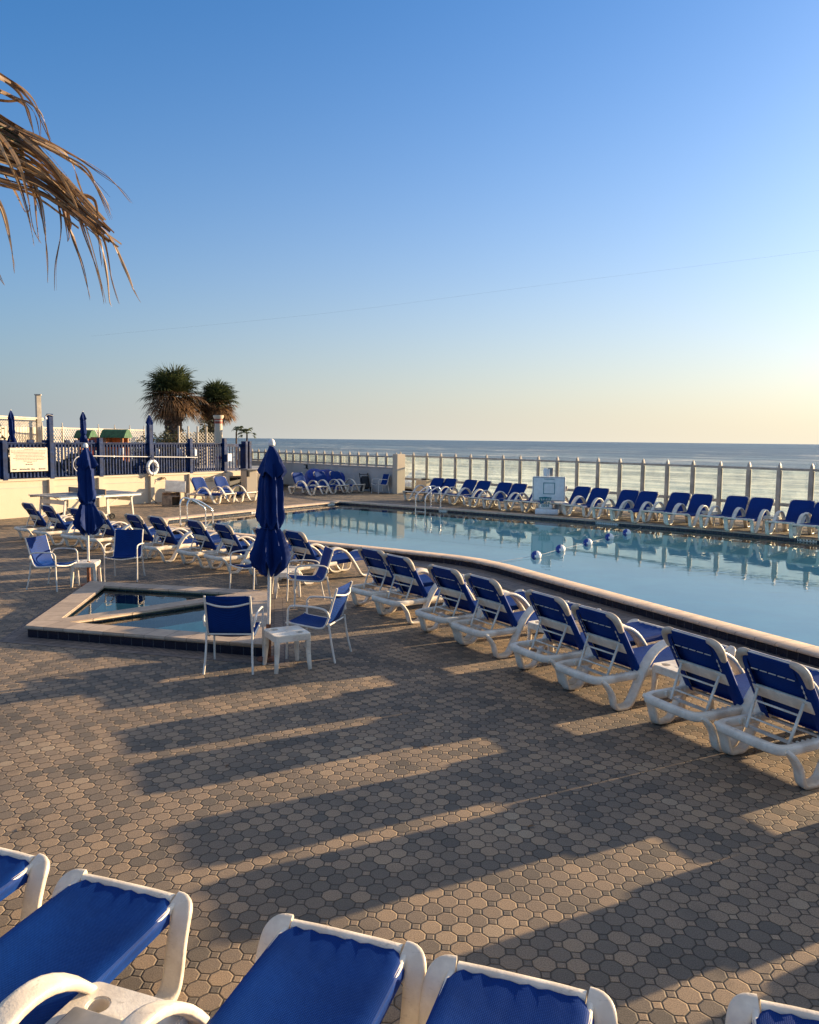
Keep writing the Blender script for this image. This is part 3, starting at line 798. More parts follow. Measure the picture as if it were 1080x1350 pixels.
c_ = (Vector(fgp[1]) + Vector(fgp[2])) / 2
tf.location = (c_.x + fgf.x * .98, c_.y + fgf.y * .98, 0); tf.rotation_euler = (0, 0, fga)
tf.name = 'side_table'; tf['label'] = 'white foreground table with two cup holes and a grey tray, between loungers at lower left'

# ------------------------------------------------------------------ sling chairs
def make_chair():
    t = thing('patio_chair', 'x', 'chair'); r = .0125
    for s in (-1, 1):
        bm = BM(); y = s * .285
        tube(bm, [(.27, y, 0), (.255, y, .30), (.250, y, .56), (.235, y, .615), (.19, y, .645), (.0, y, .650), (-.17, y, .635), (-.245, y, .60), (-.265, y * .93, .52)], r, 8, sub=4)
        obj('arm_and_front_leg', bm, M['alu'], t, True)
        bm = BM(); y = s * .255
        tube(bm, [(-.34, y * 1.06, 0), (-.285, y, .25), (-.255, y, .46)], r, 8, sub=3)
        obj('rear_leg', bm, M['alu'], t, True)
    for s in (-1, 1):
        bm = BM(); y = s * .248
        tube(bm, [(.27, y, .445), (.22, y, .425), (.0, y, .40), (-.14, y, .39), (-.20, y, .42), (-.24, y, .50), (-.30, y, .70), (-.355, y, .88)], r, 8, sub=4)
        obj('side_rail', bm, M['alu'], t, True)
    bm = BM()
    tube(bm, [(.27, -.285, .44), (.275, -.20, .425), (.28, 0, .40), (.275, .20, .425), (.27, .285, .44)], r * .9, 8, sub=4)
    obj('front_bar', bm, M['alu'], t, True); bm = BM()
    tube(bm, [(-.245, -.255, .43), (-.245, .255, .43)], r * .9, 8)
    obj('rear_bar', bm, M['alu'], t, True); bm = BM()
    tube(bm, [(-.325, -.25, .80), (-.375, -.12, .775), (-.385, 0, .765), (-.375, .12, .775), (-.325, .25, .80)], r * .9, 8, sub=4)
    obj('back_bar', bm, M['alu'], t, True)
    def slingpart(pts, name):
        bm = BM(); rows = []
        pp = catmull(pts, 5)
        for i, q in enumerate(pp):
            t_ = i / (len(pp) - 1); T = (pp[min(i + 1, len(pp) - 1)] - pp[max(i - 1, 0)]).normalized(); n_ = Vector((T.z, 0, -T.x)) * -1
            if n_.z < 0: n_ = -n_
            row = []
            for k in range(9):
                y = -.246 + .492 * k / 8; sag = -.028 * math.cos(y / .246 * math.pi / 2) * math.sin(math.pi * min(1, max(0, t_ * .9 + .05)))
                row.append(bm.verts.new((q.x + n_.x * sag, y, q.z + n_.z * sag)))
            rows.append(row)
        for a, b in zip(rows, rows[1:]):
            for j in range(8): bm.faces.new((a[j], b[j], b[j + 1], a[j + 1]))
        bm.normal_update(); bmesh.ops.solidify(bm, geom=bm.faces[:], thickness=.005)
        obj(name, bm, M['sling'], t, True)
    slingpart([(.262, 0, .448), (.22, 0, .43), (0, 0, .405), (-.14, 0, .395), (-.19, 0, .415)], 'seat_sling')
    slingpart([(-.19, 0, .415), (-.235, 0, .50), (-.295, 0, .70), (-.345, 0, .875)], 'back_sling')
    return t
CH = make_chair(); cg = 'blue sling patio chairs with white frames'
CH.location = (-1.985, 8.92, 0); CH.rotation_euler = (0, 0, R(91)); CH['label'] = 'blue sling chair seen square from behind at the near side of the spa'; CH['group'] = cg
def chair(loc, ang, lb): return dup(CH, loc, R(ang), lb, cg)
chair((-1.10, 9.42, 0), 164, 'blue sling chair in profile facing left, right of the white table')
chair((-2.68, 13.55, 0), 235, 'blue sling chair just left behind the large closed umbrella')
chair((-1.60, 12.42, 0), 200, 'blue sling chair facing left, right behind the large closed umbrella')
chair((-6.08, 13.50, 0), -14, 'blue sling chair facing right with sunlit patch on its back, leftmost chair')
chair((-5.20, 14.42, 0), -85, 'blue sling chair facing the camera, right of the left closed umbrella')
p = G(501, 650.5, ZU); chair((p.x, p.y, ZU), 215, 'small distant blue chair against the far grey wall by the fence corner')

# ------------------------------------------------------------------ umbrellas
def make_umbrella(h=2.55, s=1.0, seed=1):
    t = thing('closed_umbrella', 'x', 'umbrella'); rnd = random.Random(seed)
    bm = BM(); tube(bm, [(0, 0, .02), (0, 0, h - .03)], .021, 12); obj('pole', bm, M['alu'], t, True)
    bm = BM(); lathe(bm, [(.018, h - .07), (.04, h - .06), (.042, h - .03), (.03, h + .0), (.012, h + .015)], 12); obj('finial', bm, M['white'], t, True)
    bm = BM(); lathe(bm, [(.13, 0), (.13, .02), (.10, .03), (.035, .04), (.029, .42), (.022, .43)], 24); obj('base', bm, M['rust'], t, True)
    def drape(prof, name, folds=8, seed=0, z_wob=.02):
        bm = BM(); n = 120; rn = random.Random(seed); ph = [rn.uniform(0, 6.28) for _ in range(4)]; rings = []
        for (z, r_, amp) in prof:
            ring = []
            for i in range(n):
                a = 2 * math.pi * i / n
                q = folds * (a / (2 * math.pi)) + ph[0] + .22 * math.sin(a + ph[1]) + .13 * math.sin(2 * a + ph[2]) + .35 * z
                tri = abs((q % 1) - .5) * 2; tri = tri ** 1.7
                q2 = (folds * 2 + 1) * (a / (2 * math.pi)) + ph[3] + .2 * z; tri2 = abs((q2 % 1) - .5) * 2
                f = tri * 2 - 1
                k = r_ * (.92 + amp * (1.25 * (tri - .36) + .38 * (tri2 - .5)) + .10 * math.sin(a + ph[2] + z * 3) + .05 * math.sin(3 * a + ph[3]))
                k2 = k
                ring.append(bm.verts.new((k2 * math.cos(a), k2 * math.sin(a), z + z_wob * f * amp)))
            rings.append(ring)
        for A, B in zip(rings, rings[1:]):
            for j in range(n): bm.faces.new((A[j], B[j], B[(j + 1) % n], A[(j + 1) % n]))
        bmesh.ops.recalc_face_normals(bm, faces=bm.faces)
        bm.normal_update(); bmesh.ops.solidify(bm, geom=bm.faces[:], thickness=.004)
        return obj(name, bm, M['canvas'], t, True)
    def interp(ps, m=5):
        out = []
        for a, b in zip(ps, ps[1:]):
            for k in range(m): f = k / m; f2 = f; out.append(tuple(x + (y - x) * f2 for x, y in zip(a, b)))
        out.append(ps[-1]); return out
    drape(interp([(h - .07, .030, .02), (h - .12, .055, .12), (h - .22, .095, .3), (h - .33, .130, .4), (h - .40, .150, .45)], 3), 'top_flap', 5, seed, .10)
    drape(interp([(h - .30, .085, .3), (h - .50, .120, .38), (h - .70, .122, .42), (h - .84, .122, .42), (h - .93, .145, .35), (h - .98, .135, .3), (h - 1.01, .090, .22), (h - 1.04, .095, .25), (h - 1.12, .125, .35), (h - 1.26, .162, .45), (h - 1.40, .192, .55), (h - 1.46, .188, .6), (h - 1.50, .14, .5), (h - 1.52, .08, .4)], 3), 'canopy', 6, seed + 3, .16)
    bm = BM(); ring = [(.100 * math.cos(a), .100 * math.sin(a), h - 1.012 + .008 * math.sin(a)) for a in [2 * math.pi * k / 24 for k in range(24)]]
    tube(bm, ring, .008, 6, closed=True); tube(bm, [(.09, .05, h - 1.02), (.12, .06, h - 1.14), (.11, .05, h - 1.24)], .006, 6, sub=3)
    obj('tie_strap', bm, M['canvas'], t, True)
    return t
ug = 'closed navy umbrellas'
u1 = G(353.5, 870); U = make_umbrella(2.58, seed=4); U.location = (u1.x, u1.y, 0); U.rotation_euler = (R(.3), R(1.2), R(40)); U['label'] = 'large closed navy umbrella between the blue chairs at the spa corner, nearest the camera'; U['group'] = ug
u2 = G(117.5, 772); U2 = make_umbrella(2.47, seed=9); U2.location = (u2.x, u2.y, 0); U2['label'] = 'closed navy umbrella at the far left corner of the spa'; U2['group'] = ug

# ------------------------------------------------------------------ handrails
def handrail(u_post, v_post, dirv, lb, at):
    a = Vector(at) if at else G(u_post, v_post, ZU); d = Vector((*dirv, 0)).normalized(); side = Vector((-d.y, d.x, 0)) * (-1 if at else 1)
    t = thing('pool_handrail', lb, 'pool ladder', a, 0, 'steel pool handrails')
    for k, s in enumerate((0, .52)):
        off = side * s; bm = BM()
        P3 = lambda x, z: Vector((0, 0, 0)) + off + d * x + Vector((0, 0, z))
        tube(bm, catmull([P3(0, -.02), P3(0, .45), P3(.01, .62), P3(.07, .73), P3(.17, .75), P3(.40, .66), P3(.62, .52), P3(.70, .46), P3(.74, .36), P3(.74, .05), P3(.74, -.9)], 4), .022, 10)
        obj('rail', bm, M['steel'], t, True)
        bm = BM(); lathe(bm, [(.05, 0.0), (.05, .02), (.03, .03)], 12, off); obj('flange', bm, M['steel'], t, True)
    for z in (.04, -.22, -.48):
        bm = BM(); bar(bm, side * 0 + d * .74 + Vector((0, 0, z - .16)), side * .52 + d * .74 + Vector((0, 0, z - .16)), .08, .025); obj('tread', bm, M['steel'], t)
    return t
pe = V2(POOL[0])
fdir = Vector((-.767, -.642))
# second ladder: far edge, rails reach over the water towards the camera
h2 = G(583, 660.5, ZU)
handrail(0, 0, (-.76, -.65), 'steel handrails on the far pool edge in front of the sea fence', (1.12, 28.72, ZU))
# first ladder: on near left edge
t1 = handrail(247, 694, (.80, .60), 'bright steel handrails at the narrow left end of the pool', None)

# ------------------------------------------------------------------ lane rope with floats
fl = [(707, 732.5), (739, 724), (775, 715.5), (803.5, 708.3), (826.5, 702.5)]
bm = BM(); pts = [G(650, 741.5, ZW + .01)] + [G(u, v, ZW + .03) for u, v in fl] + [G(846, 695.5, ZW + .03)]
tube(bm, pts, .005, 6, sub=3); tag(obj('float_rope', bm, M['rope'], None, True), 'thin rope carrying five floats across the pool water', 'rope')
nm = ['nearest', 'second nearest', 'middle', 'second farthest', 'farthest']
for (u, v), n_ in zip(fl, nm):
    p = G(u, v, ZW + .04); t = thing('pool_float', '%s blue and white float on the rope across the pool' % n_, 'float', p, R(-25), 'blue and white floats on the pool rope')
    r_ = .115
    bm = BM(); bmesh.ops.create_uvsphere(bm, u_segments=20, v_segments=12, radius=r_)
    bmesh.ops.scale(bm, vec=(1, 1, .95), verts=bm.verts); 
    for f in bm.faces:
        f.material_index = 1 if f.calc_center_median().x > r_ * .15 else 0
    o = obj('ball', bm, None, t, True, mats=[M['balloon'], M['white']])

# ------------------------------------------------------------------ glass sea fence
def glass_fence(name, lb, P0, D_, n0, n1, zb, zt, mid, step=FSTEP, base=0):
    t = thing(name, lb, 'fence')
    z = zb
    for k in range(n0, n1 + 1):
        p = P0 + D_ * step * k; bm = BM(); rz = math.atan2(D_.y, D_.x)
        box(bm, (p.x, p.y, (z + zt) / 2), (.105, .105, zt - z), rz)
        vs = [bm.verts.new((p.x + .055 * math.cos(rz + R(45 + 90 * i)) * 1.25, p.y + .055 * math.sin(rz + R(45 + 90 * i)) * 1.25, zt + .003)) for i in range(4)]
        vs2 = [bm.verts.new((p.x + .045 * math.cos(rz + R(45 + 90 * i)) * 1.25, p.y + .045 * math.sin(rz + R(45 + 90 * i)) * 1.25, zt + .07)) for i in range(4)]
        tip = bm.verts.new((p.x, p.y, zt + .17))
        for i in range(4):
            bm.faces.new((vs[i], vs[(i + 1) % 4], vs2[(i + 1) % 4], vs2[i])); bm.faces.new((vs2[i], vs2[(i + 1) % 4], tip))
        obj('post', bm, M['fence_paint'], t)
        if k < n1:
            a = p + D_ * .055; b = P0 + D_ * step * (k + 1) - D_ * .055
            bm = BM(); bar(bm, (*a, zt - .05), (*b, zt - .05), .06, .07)
            if mid: bar(bm, (*a, mid), (*b, mid), .06, .10)
            bar(bm, (*a, z + .06), (*b, z + .06), .06, .08)
            # thin beads round the panes
            for q in (a + D_ * .015, b - D_ * .015): box(bm, (q.x, q.y, (z + zt) / 2), (.028, .04, zt - z - .2), rz)
            obj('rail', bm, M['fence_paint'], t)
            bm = BM(); zz = [(z + .10, mid - .05), (mid + .05, zt - .085)] if mid else [(z + .1, zt - .085)]
            for z0, z1 in zz: bar(bm, (*a, (z0 + z1) / 2), (*b, (z0 + z1) / 2), .008, z1 - z0)
            obj('glass_pane', bm, M['glass'], t)
    return t
glass_fence('sea_fence', 'long beige fence with clear panes and pointed posts behind the row of loungers', FP0, FD, -1, 30, ZU, 1.85, .68)
# left part: wall with low glass
zt2 = 1.90
wl = thing('far_wall', 'low grey wall under the glass panes beyond the far end of the pool', 'wall')
bm = BM(); WT = 1.28
bar(bm, (*(FCOR + LF_D * .2), (ZU + WT) / 2), (*LF_END, (ZU + WT) / 2), .22, WT - ZU); obj('wall', bm, M['stucco_grey'], wl)
bm = BM(); box(bm, (FCOR.x + .02, FCOR.y - .05, (ZU + 1.95) / 2), (.34, .46, 1.95 - ZU), FA, bevel=.01); obj('end_pillar', bm, M['stucco'], wl)
bm = BM(); bar(bm, (*(FCOR + LF_D * .1), WT + .03), (*LF_END, WT + .03), .27, .05); obj('cap', bm, M['stucco_grey'], wl)
# posts on the wall at measured spacing
glass_fence('wall_fence', 'low glass and post screen standing on the grey wall at the far left', FCOR + LF_D * .15, LF_D, 0, 20, WT + .056, 1.86, 0, step=.68)
def flood(u, v, y, lb):
    p = AT(u, v, y); t = thing('wall_lamp', lb, 'lamp', p, FA, 'small black floodlights')
    bm = BM(); box(bm, (0, 0, 0), (.24, .12, .20), bevel=.02); obj('housing', bm, M['black'], t)
    bm = BM(); bar(bm, (0, .05, -.08), (0, .16, -.14), .04); obj('bracket', bm, M['black'], t)
    bm = BM(); box(bm, (0, -.063, -.01), (.19, .006, .13)); obj('lens', bm, M['glasslamp'], t)
flood(496, 621.5, 37.55, 'black floodlight on the grey wall above the distant blue chair')
flood(403, 615, 40.6, 'black floodlight above the blue tarpaulin heap')
p = G(552.5, 656, ZU)
bm = BM(); 
pb = FP0 + FD * 1.1 - NS * .25
t = thing('bin', 'low cream box with dark lid by the fence behind the steel handrails', 'bin', (pb.x, pb.y, ZU), FA)
box(bm, (0, 0, .27), (.75, .40, .54), bevel=.02); obj('body', bm, M['stucco'], t)
bm = BM(); box(bm, (.1, 0, .58), (.35, .25, .07), bevel=.02); obj('lid', bm, M['black'], t)

# ------------------------------------------------------------------ tarpaulin heap, cart
a, b = G(398, 646, ZU), G(478, 645, ZU)
t0 = V2(a) ; dvec = (V2(b) - V2(a)); Lh = dvec.length; dh = dvec.normalized()
bm = BM(); n1, n2 = 30, 14; rows = []
rn = random.Random(3)
for i in range(n1 + 1):
    u_ = i / n1; row = []
    top = (1.02 - .28 * u_) * (min(1, .35 + u_ * 9) if u_ < .1 else 1) * (1 - .12 * max(0, u_ - .93) / .07)
    for j in range(n2 + 1):
        a_ = math.pi * j / n2; y = math.cos(a_) ; z = abs(math.sin(a_)) ** .45
        wob = .03 * math.sin(9 * u_ + 3 * a_) + .025 * math.sin(27 * u_ + 2 * a_)
        row.append(bm.verts.new((u_ * Lh, y * (.42 + wob), z * (top + wob * 1.2))))
    rows.append(row)
for A, B in zip(rows, rows[1:]):
    for j in range(n2): bm.faces.new((A[j], B[j], B[j + 1], A[j + 1]))
bm.faces.new(rows[0]); bm.faces.new(rows[-1][::-1])
tp = obj('tarpaulin_heap', bm, M['tarp'], None, True); tp.location = (a.x, a.y + .55, ZU); tp.rotation_euler = (0, 0, math.atan2(dh.y, dh.x))
tag(tp, 'long heap covered by a blue tarpaulin against the far wall', 'tarpaulin')
p = G(480.5, 648.5, ZU)
ct = thing('hand_cart', 'black folded cart between the blue tarpaulin and the distant chair', 'cart', (p.x, p.y + .2, ZU), R(20))
bm = BM()
for s in (-.2, .2): tube(bm, [(s, -.25, .12), (s, .0, .5), (s, .2, .86)], .022, 6)
for z in (.3, .55, .8): bar(bm, (-.2, -.25 + z * .5, z), (.2, -.25 + z * .5, z), .03)
obj('frame', bm, M['black'], ct)
bm = BM(); box(bm, (.02, .02, .42), (.34, .22, .62), Matrix.Rotation(R(-20), 3, 'X'), bevel=.06); obj('load', bm, M['black'], ct)
for s in (-.24, .24):
    bm = BM(); rg = [Vector((s, -.25 + .1 * math.cos(a), .12 + .1 * math.sin(a))) for a in [2 * math.pi * k / 14 for k in range(14)]]; tube(bm, rg, .025, 6, closed=True); obj('wheel', bm, M['rubber'], ct)

# ------------------------------------------------------------------ basketball hoop
p = G(722, 678.5, ZU)
hp = thing('pool_basketball_hoop', 'white poolside basketball hoop with teal target square on its board', 'basketball hoop', (p.x, p.y, ZU), R(-12))
bm = BM(); 
bw, bh, bz = 1.08, .82, .86
box(bm, (.02, .0, bz), (bw, .05, bh), bevel=.02); obj('backboard', bm, M['white'], hp)
bm = BM()
def frame(bm, cx, cz, w, h, th, y): 
    for s in (-1, 1): box(bm, (cx + s * w / 2, y, cz), (th, .006, h + th)); box(bm, (cx, y, cz + s * h / 2), (w - th, .006, th))
frame(bm, .03, bz + .02, .36, .36, .022, -.029); box(bm, (.03, -.029, bz + .33), (.34, .006, .02))
obj('target_square', bm, M['teal'], hp)
bm = BM(); frame(bm, .02, bz, bw - .06, bh - .06, .014, -.029); obj('board_border', bm, M['plastic_grey'], hp)
bm = BM(); rg = [Vector((-.08 + .20 * math.cos(a), -.25 + .20 * math.sin(a), bz - .28)) for a in [2 * math.pi * k / 24 for k in range(24)]]
tube(bm, rg, .012, 6, closed=True); bar(bm, (-.08, -.05, bz - .28), (-.08, .0, bz - .28), .12, .03); obj('rim', bm, M['teal'], hp)
bm = BM()
for k in range(12):
    a = 2 * math.pi * k / 12; c0 = Vector((-.08 + .2 * math.cos(a), -.25 + .2 * math.sin(a), bz - .28))
    for dlt in (1, -1):
        a2 = a + dlt * R(30); c1 = Vector((-.08 + .11 * math.cos(a2), -.25 + .11 * math.sin(a2), bz - .58)); bar(bm, c0, c1, .008)
obj('net', bm, M['teal'], hp)
bm = BM(); tube(bm, [(.0, .10, .02), (.0, .10, 1.52)], .045, 10); tube(bm, [(.06, .35, .1), (.05, .08, .9)], .03, 8); obj('post', bm, M['white'], hp, True)
bm = BM(); box(bm, (.06, .14, 1.42), (.17, .12, .28), bevel=.02); obj('head_bracket', bm, M['plastic_grey'], hp)
bm = BM(); lathe(bm, [(.075, 1.28), (.08, 1.5), (.05, 1.55)], 12, (-.10, .10, 0)); obj('lift_cylinder', bm, M['white'], hp, True)
bm = BM(); box(bm, (-.02, .10, .10), (.78, .55, .19), bevel=.05, segs=3); box(bm, (-.05, .10, .27), (.42, .40, .16), bevel=.05, segs=3); obj('base_tank', bm, M['white'], hp, True)
p2_ = G(740.5, 677.5, ZU)
bm = BM(); bmesh.ops.create_icosphere(bm, subdivisions=3, radius=.26)
for v in bm.verts:
    c = v.co; k = 1 + .09 * math.sin(7 * c.x * 4 + 3 * c.z) + .07 * math.sin(31 * c.y + 11 * c.z); v.co = Vector((c.x * k * .95, c.y * k * .8, max(-.22, c.z * k * .98)))
o = obj('white_bag', bm, M['white'], None, True); o.location = (p2_.x, p2_.y, ZU + .225); tag(o, 'bulging white bag on the pool edge beside the basketball hoop', 'bag')

# ------------------------------------------------------------------ depth markings: pale tiles with bars
def edge_mark(u0, u1, lb, n):
    # find the pool wall under these pixels
    def hit(u):
        best = None
        for i in range(N):
            a_, b_ = V2(POOL[i]), V2(POOL[(i + 1) % N])
            r = ray(u, 690); d = Vector((r.x, r.y)); e = b_ - a_
            den = d.x * e.y - d.y * e.x
            if abs(den) < 1e-9: continue
            t_ = (a_.x * e.y - a_.y * e.x) / den; s_ = (a_.x * d.y - a_.y * d.x) / den
            if t_ > 0 and -.001 <= s_ <= 1.001:
                q = d * t_
                if best is None or q.length > best.length: best = q
        return best
    a_, b_ = hit(u0), hit(u1); d = (b_ - a_).normalized(); nn = Vector((d.y, -d.x)); 
    if nn.dot(-a_) < 0: nn = -nn
    L = (b_ - a_).length; t = thing('depth_marker', lb, 'depth marker', (*a_, 0), 0, 'pale depth marker tiles in the pool wall')
    nt_ = max(1, round(L / .152)); w = L / nt_
    for k in range(nt_):
        bm = BM(); c = d * (w * (k + .5)) - nn * .025; box(bm, (c.x, c.y, .085), (w - .006, .008, .075), math.atan2(d.y, d.x)); 
        obj('tile', bm, M['white'], t)
    bm = BM()
    rr_ = random.Random(n)
    for k in range(nt_ * 2):
        c = d * (w * (k + .5) / 2) - nn * .019; box(bm, (c.x, c.y, .085), (.030, .004, .05), math.atan2(d.y, d.x)); c2 = c + d * .025; box(bm, (c2.x, c2.y, .085 + rr_.choice((-.02, 0, .02))), (.02, .004, .012), math.atan2(d.y, d.x))
    obj('characters', bm, M['ink'], t)
edge_mark(785, 815, 'pale tiles with depth lettering on the far pool wall in the middle', 1)
edge_mark(1052, 1078, 'pale tiles with depth lettering on the far pool wall at the right edge', 2)
edge_mark(578, 589, 'pale tiles with depth lettering by the far handrails', 3)
edge_mark(433, 442, 'pale marker tiles near the far corner of the pool', 4)
edge_mark(332, 343, 'pale marker tiles on the left pool wall behind the large umbrella', 5)

# ------------------------------------------------------------------ terrace with blue fence
def wp(u, v, off=0.0):       # pixel onto the terrace wall plane moved off metres towards the pool
    r = ray(u, v); a = V2(W0) + WN * off; d = Vector((r.x, r.y)); e = WD
    den = d.x * e.y - d.y * e.x; t_ = (a.x * e.y - a.y * e.x) / den
    q = d * t_; return Vector((q.x, q.y, H + r.z * t_))
ZTER = 1.16
tw = thing('terrace_wall', 'cream stucco wall carrying the raised terrace at the left', 'wall')
WE = wp(296, 640)                     # right end of the main wall
bm = BM(); a = WSTART - WN * .15; b = V2(WE) - WN * .15
bar(bm, (*a, (ZU - .2 + ZTER) / 2), (*b, (ZU - .2 + ZTER) / 2), .30, ZTER - ZU + .2); obj('wall', bm, M['stucco'], tw)
bm = BM(); bar(bm, (*(WSTART - WN * .13), ZTER + .035), (*(V2(WE) - WN * .13), ZTER + .035), .34, .07); obj('cap', bm, M['stucco'], tw)
bm = BM(); bar(bm, (*(WSTART + WN * .004), .95), (*(V2(WE) + WN * .004), .95), .012, .02); obj('score_line', bm, M['stucco_grey'], tw)
for u in (67, 132, 200, 251):
    q = wp(u, 640, .05); bm = BM(); box(bm, (q.x, q.y, (ZU + ZTER + .02) / 2), (.17, .12, ZTER + .02 - ZU), math.atan2(WD.y, WD.x)); obj('pilaster', bm, M['stucco'], tw)
bm = BM()
for k in range(3):
    for (ua, ub) in ((255, 267), (269, 282)):
        qa, qb = wp(ua, 627, .006), wp(ub, 627, .006); z = .86 + k * .085; bar(bm, (qa.x, qa.y, z), (qb.x, qb.y, z), .03, .03)
obj('louvre', bm, M['wood'], tw)
# terrace floor
bm = BM(); P4 = [V2(WSTART) - WN * .3, V2(WE) - WN * .3 + WD * .05, V2(WE) + WD * 1.9 - WN * .5, V2(WE) + WD * 8 - WN * 4, V2(WSTART) - WN * 30 + WD * 14, V2(WSTART) - WN * 30]
if area2(P4) < 0: P4 = P4[::-1]
plate(bm, P4, ZTER - .25, ZTER - .004); struct(obj('terrace_floor', bm, M['stucco_grey']))
# doorway and column at the end of the wall
de = thing('doorway_wall', 'cream wall end with dark doorway under the blue fence', 'wall')
qe = V2(WE)
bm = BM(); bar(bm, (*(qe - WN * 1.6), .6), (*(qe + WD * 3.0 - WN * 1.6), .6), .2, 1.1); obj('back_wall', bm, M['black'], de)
bm = BM(); bar(bm, (*(qe + WD * .05), ZTER - .03), (*(qe + WD * 2.4), ZTER - .03), .30, .20); obj('lintel', bm, M['stucco'], de)
bm = BM(); box(bm, (*(qe + WD * .02), (ZU + ZTER) / 2), (.22, .34, ZTER - ZU), math.atan2(WD.y, WD.x)); obj('jamb', bm, M['stucco'], de)
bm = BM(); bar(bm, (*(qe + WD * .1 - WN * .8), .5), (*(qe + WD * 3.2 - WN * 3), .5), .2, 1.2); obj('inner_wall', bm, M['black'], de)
pc = G(328.5, 655.5, ZU); pl = thing('stucco_column', 'square cream column with rounded cap right of the dark doorway', 'column', (pc.x, pc.y, ZU), FA)
bm = BM(); box(bm, (0, 0, .56), (.52, .50, 1.12), bevel=.02); obj('shaft', bm, M['stucco'], pl)
bm = BM(); box(bm, (.05, 0, 1.15), (.62, .56, .06), bevel=.025); obj('cap', bm, M['plastic_grey'], pl)
bm = BM(); box(bm, (.30, -.2, 1.0), (.10, .10, .26), bevel=.01); obj('dispenser', bm, M['black'], pl)
pc = G(345, 655.0, ZU); pl = thing('white_cabinet', 'plain white cabinet half hidden behind the large umbrella', 'cabinet', (pc.x + .1, pc.y + .25, ZU), FA)
bm = BM(); box(bm, (0, 0, .50), (.62, .5, 1.0), bevel=.01); obj('body', bm, M['white'], pl)
bm = BM(); box(bm, (0, -.255, .5), (.54, .012, .9), bevel=.004); obj('door', bm, M['white'], pl)

# blue fence
bf = thing('blue_fence', 'navy painted picket fence along the raised terrace edge', 'fence')
zf0, zf1 = ZTER + .07, 2.34
fa = WSTART - WN * .10; fb = V2(WE) - WN * .10; Lf = (fb - fa).length; ra = math.atan2(WD.y, WD.x)
bm = BM(); bar(bm, (*fa, zf1 - .05), (*fb, zf1 - .05), .05, .12); bar(bm, (*(fa + WN * .0), zf1 + .03), (*fb, zf1 + .03), .16, .035); bar(bm, (*fa, zf0 + .10), (*fb, zf0 + .10), .05, .09); obj('rail', bm, M['navy_paint'], bf)
bm = BM(); n_ = int(Lf / .125)
for k in range(n_):
    q = fa + WD * (Lf * (k + .5) / n_) + WN * .047; box(bm, (q.x, q.y, (zf0 + .03 + zf1 - .02) / 2), (.050, .040, zf1 - .02 - zf0 - .03), ra)
obj('pickets', bm, M['navy_paint'], bf)
for u, top in ((-22, 2.46), (5, 2.46), (67, 3.32), (132, 2.55), (198, 3.05), (251, 2.55), (296, 2.58)):
    q = wp(u, 600, -.02); bm = BM(); box(bm, (q.x, q.y, (zf0 - .03 + top) / 2), (.15, .15, top - zf0 + .03), ra, bevel=.008); obj('post', bm, M['navy_paint'], bf)
for u in (40, 59, 88, 101, 121):
    q = wp(u, 580, -.10); bm = BM(); box(bm, (q.x, q.y, zf1 + .085), (.16 if u != 40 else .22, .10, .08), ra, bevel=.01); obj('post_cap', bm, M['navy_paint'], bf)
# return piece of fence at right, over the doorway
b2 = thing('blue_fence_return', 'short end piece of the navy fence with a broad end post above the doorway', 'fence')
q0 = V2(WE) + WD * .1; q1 = V2(wp(327, 600)) 
dd = (q1 - q0); Ld = dd.length; dd.normalize(); rb = math.atan2(dd.y, dd.x)
bm = BM(); bar(bm, (*q0, zf1 - .05), (*q1, zf1 - .05), .05, .12); bar(bm, (*q0, zf0 + .08), (*q1, zf0 + .08), .05, .08); obj('rail', bm, M['navy_paint'], b2)
bm = BM()
for k in range(8): q = q0 + dd * (Ld * (k + .7) / 8); box(bm, (q.x - .03, q.y - .045, (zf0 + zf1) / 2), (.045, .04, zf1 - zf0 - .06), rb)
obj('pickets', bm, M['navy_paint'], b2)
for u in (322.5, 327.5):
    q = wp(u, 600, .05); bm = BM(); box(bm, (q.x, q.y, (zf0 + zf1 + .12) / 2), (.12, .26, zf1 + .12 - zf0), rb); obj('post', bm, M['navy_paint'], b2)
bm = BM(); q = wp(303, 600, .14); box(bm, (q.x, q.y, 1.80), (.22, .02, .30), ra); tag(obj('notice', bm, M['white']), 'small white notice on the last blue fence post', 'notice')

# lamp on tall post
q = wp(63.5, 549, .08); lm = thing('post_lamp', 'small grey lamp arm on top of the tall blue post', 'lamp', q, ra)
bm = BM(); tube(bm, [(.18, 0, .02), (0, 0, .06), (-.10, 0, 0)], .018, 6, sub=3); obj('arm', bm, M['plastic_grey'], lm); bm = BM(); lathe(bm, [(.02, .02), (.05, -.02), (.055, -.07)], 10, (-.10, 0, -.02)); obj('shade', bm, M['white'], lm)

# pool rules sign
c4 = [wp(13, 590.5, .07), wp(62.5, 590.0, .07), wp(62.5, 620.5, .07), wp(13, 622.5, .07)]
cc = (c4[0] + c4[1] + c4[2] + c4[3]) / 4; sw_ = (V2(c4[1]) - V2(c4[0])).length; sh = (c4[0].z + c4[1].z - c4[2].z - c4[3].z) / 2
sg = thing('rules_sign', 'large cream board of fine printed rules on the blue fence', 'sign', cc, ra)
bm = BM(); box(bm, (0, 0, 0), (sw_, .025, sh), bevel=.004); obj('board', bm, M['signboard'], sg)
bm = BM(); bmr = BM(); rr_ = random.Random(11)
def textline(bm, z, x0, x1, hgt, gap=.012):
    x = x0
    while x < x1:
        w = rr_.uniform(.025, .085)
        if x + w > x1: break
        # each word is a few letter-like strokes
        k = max(2, int(w / .012))
        for i in range(k):
            hh = hgt * rr_.choice((.7, .7, 1)); box(bm, (x + (i + .4) * w / k, -.0145, z + (hh - hgt) / 2), (w / k * .55, .003, hh))
        x += w + gap
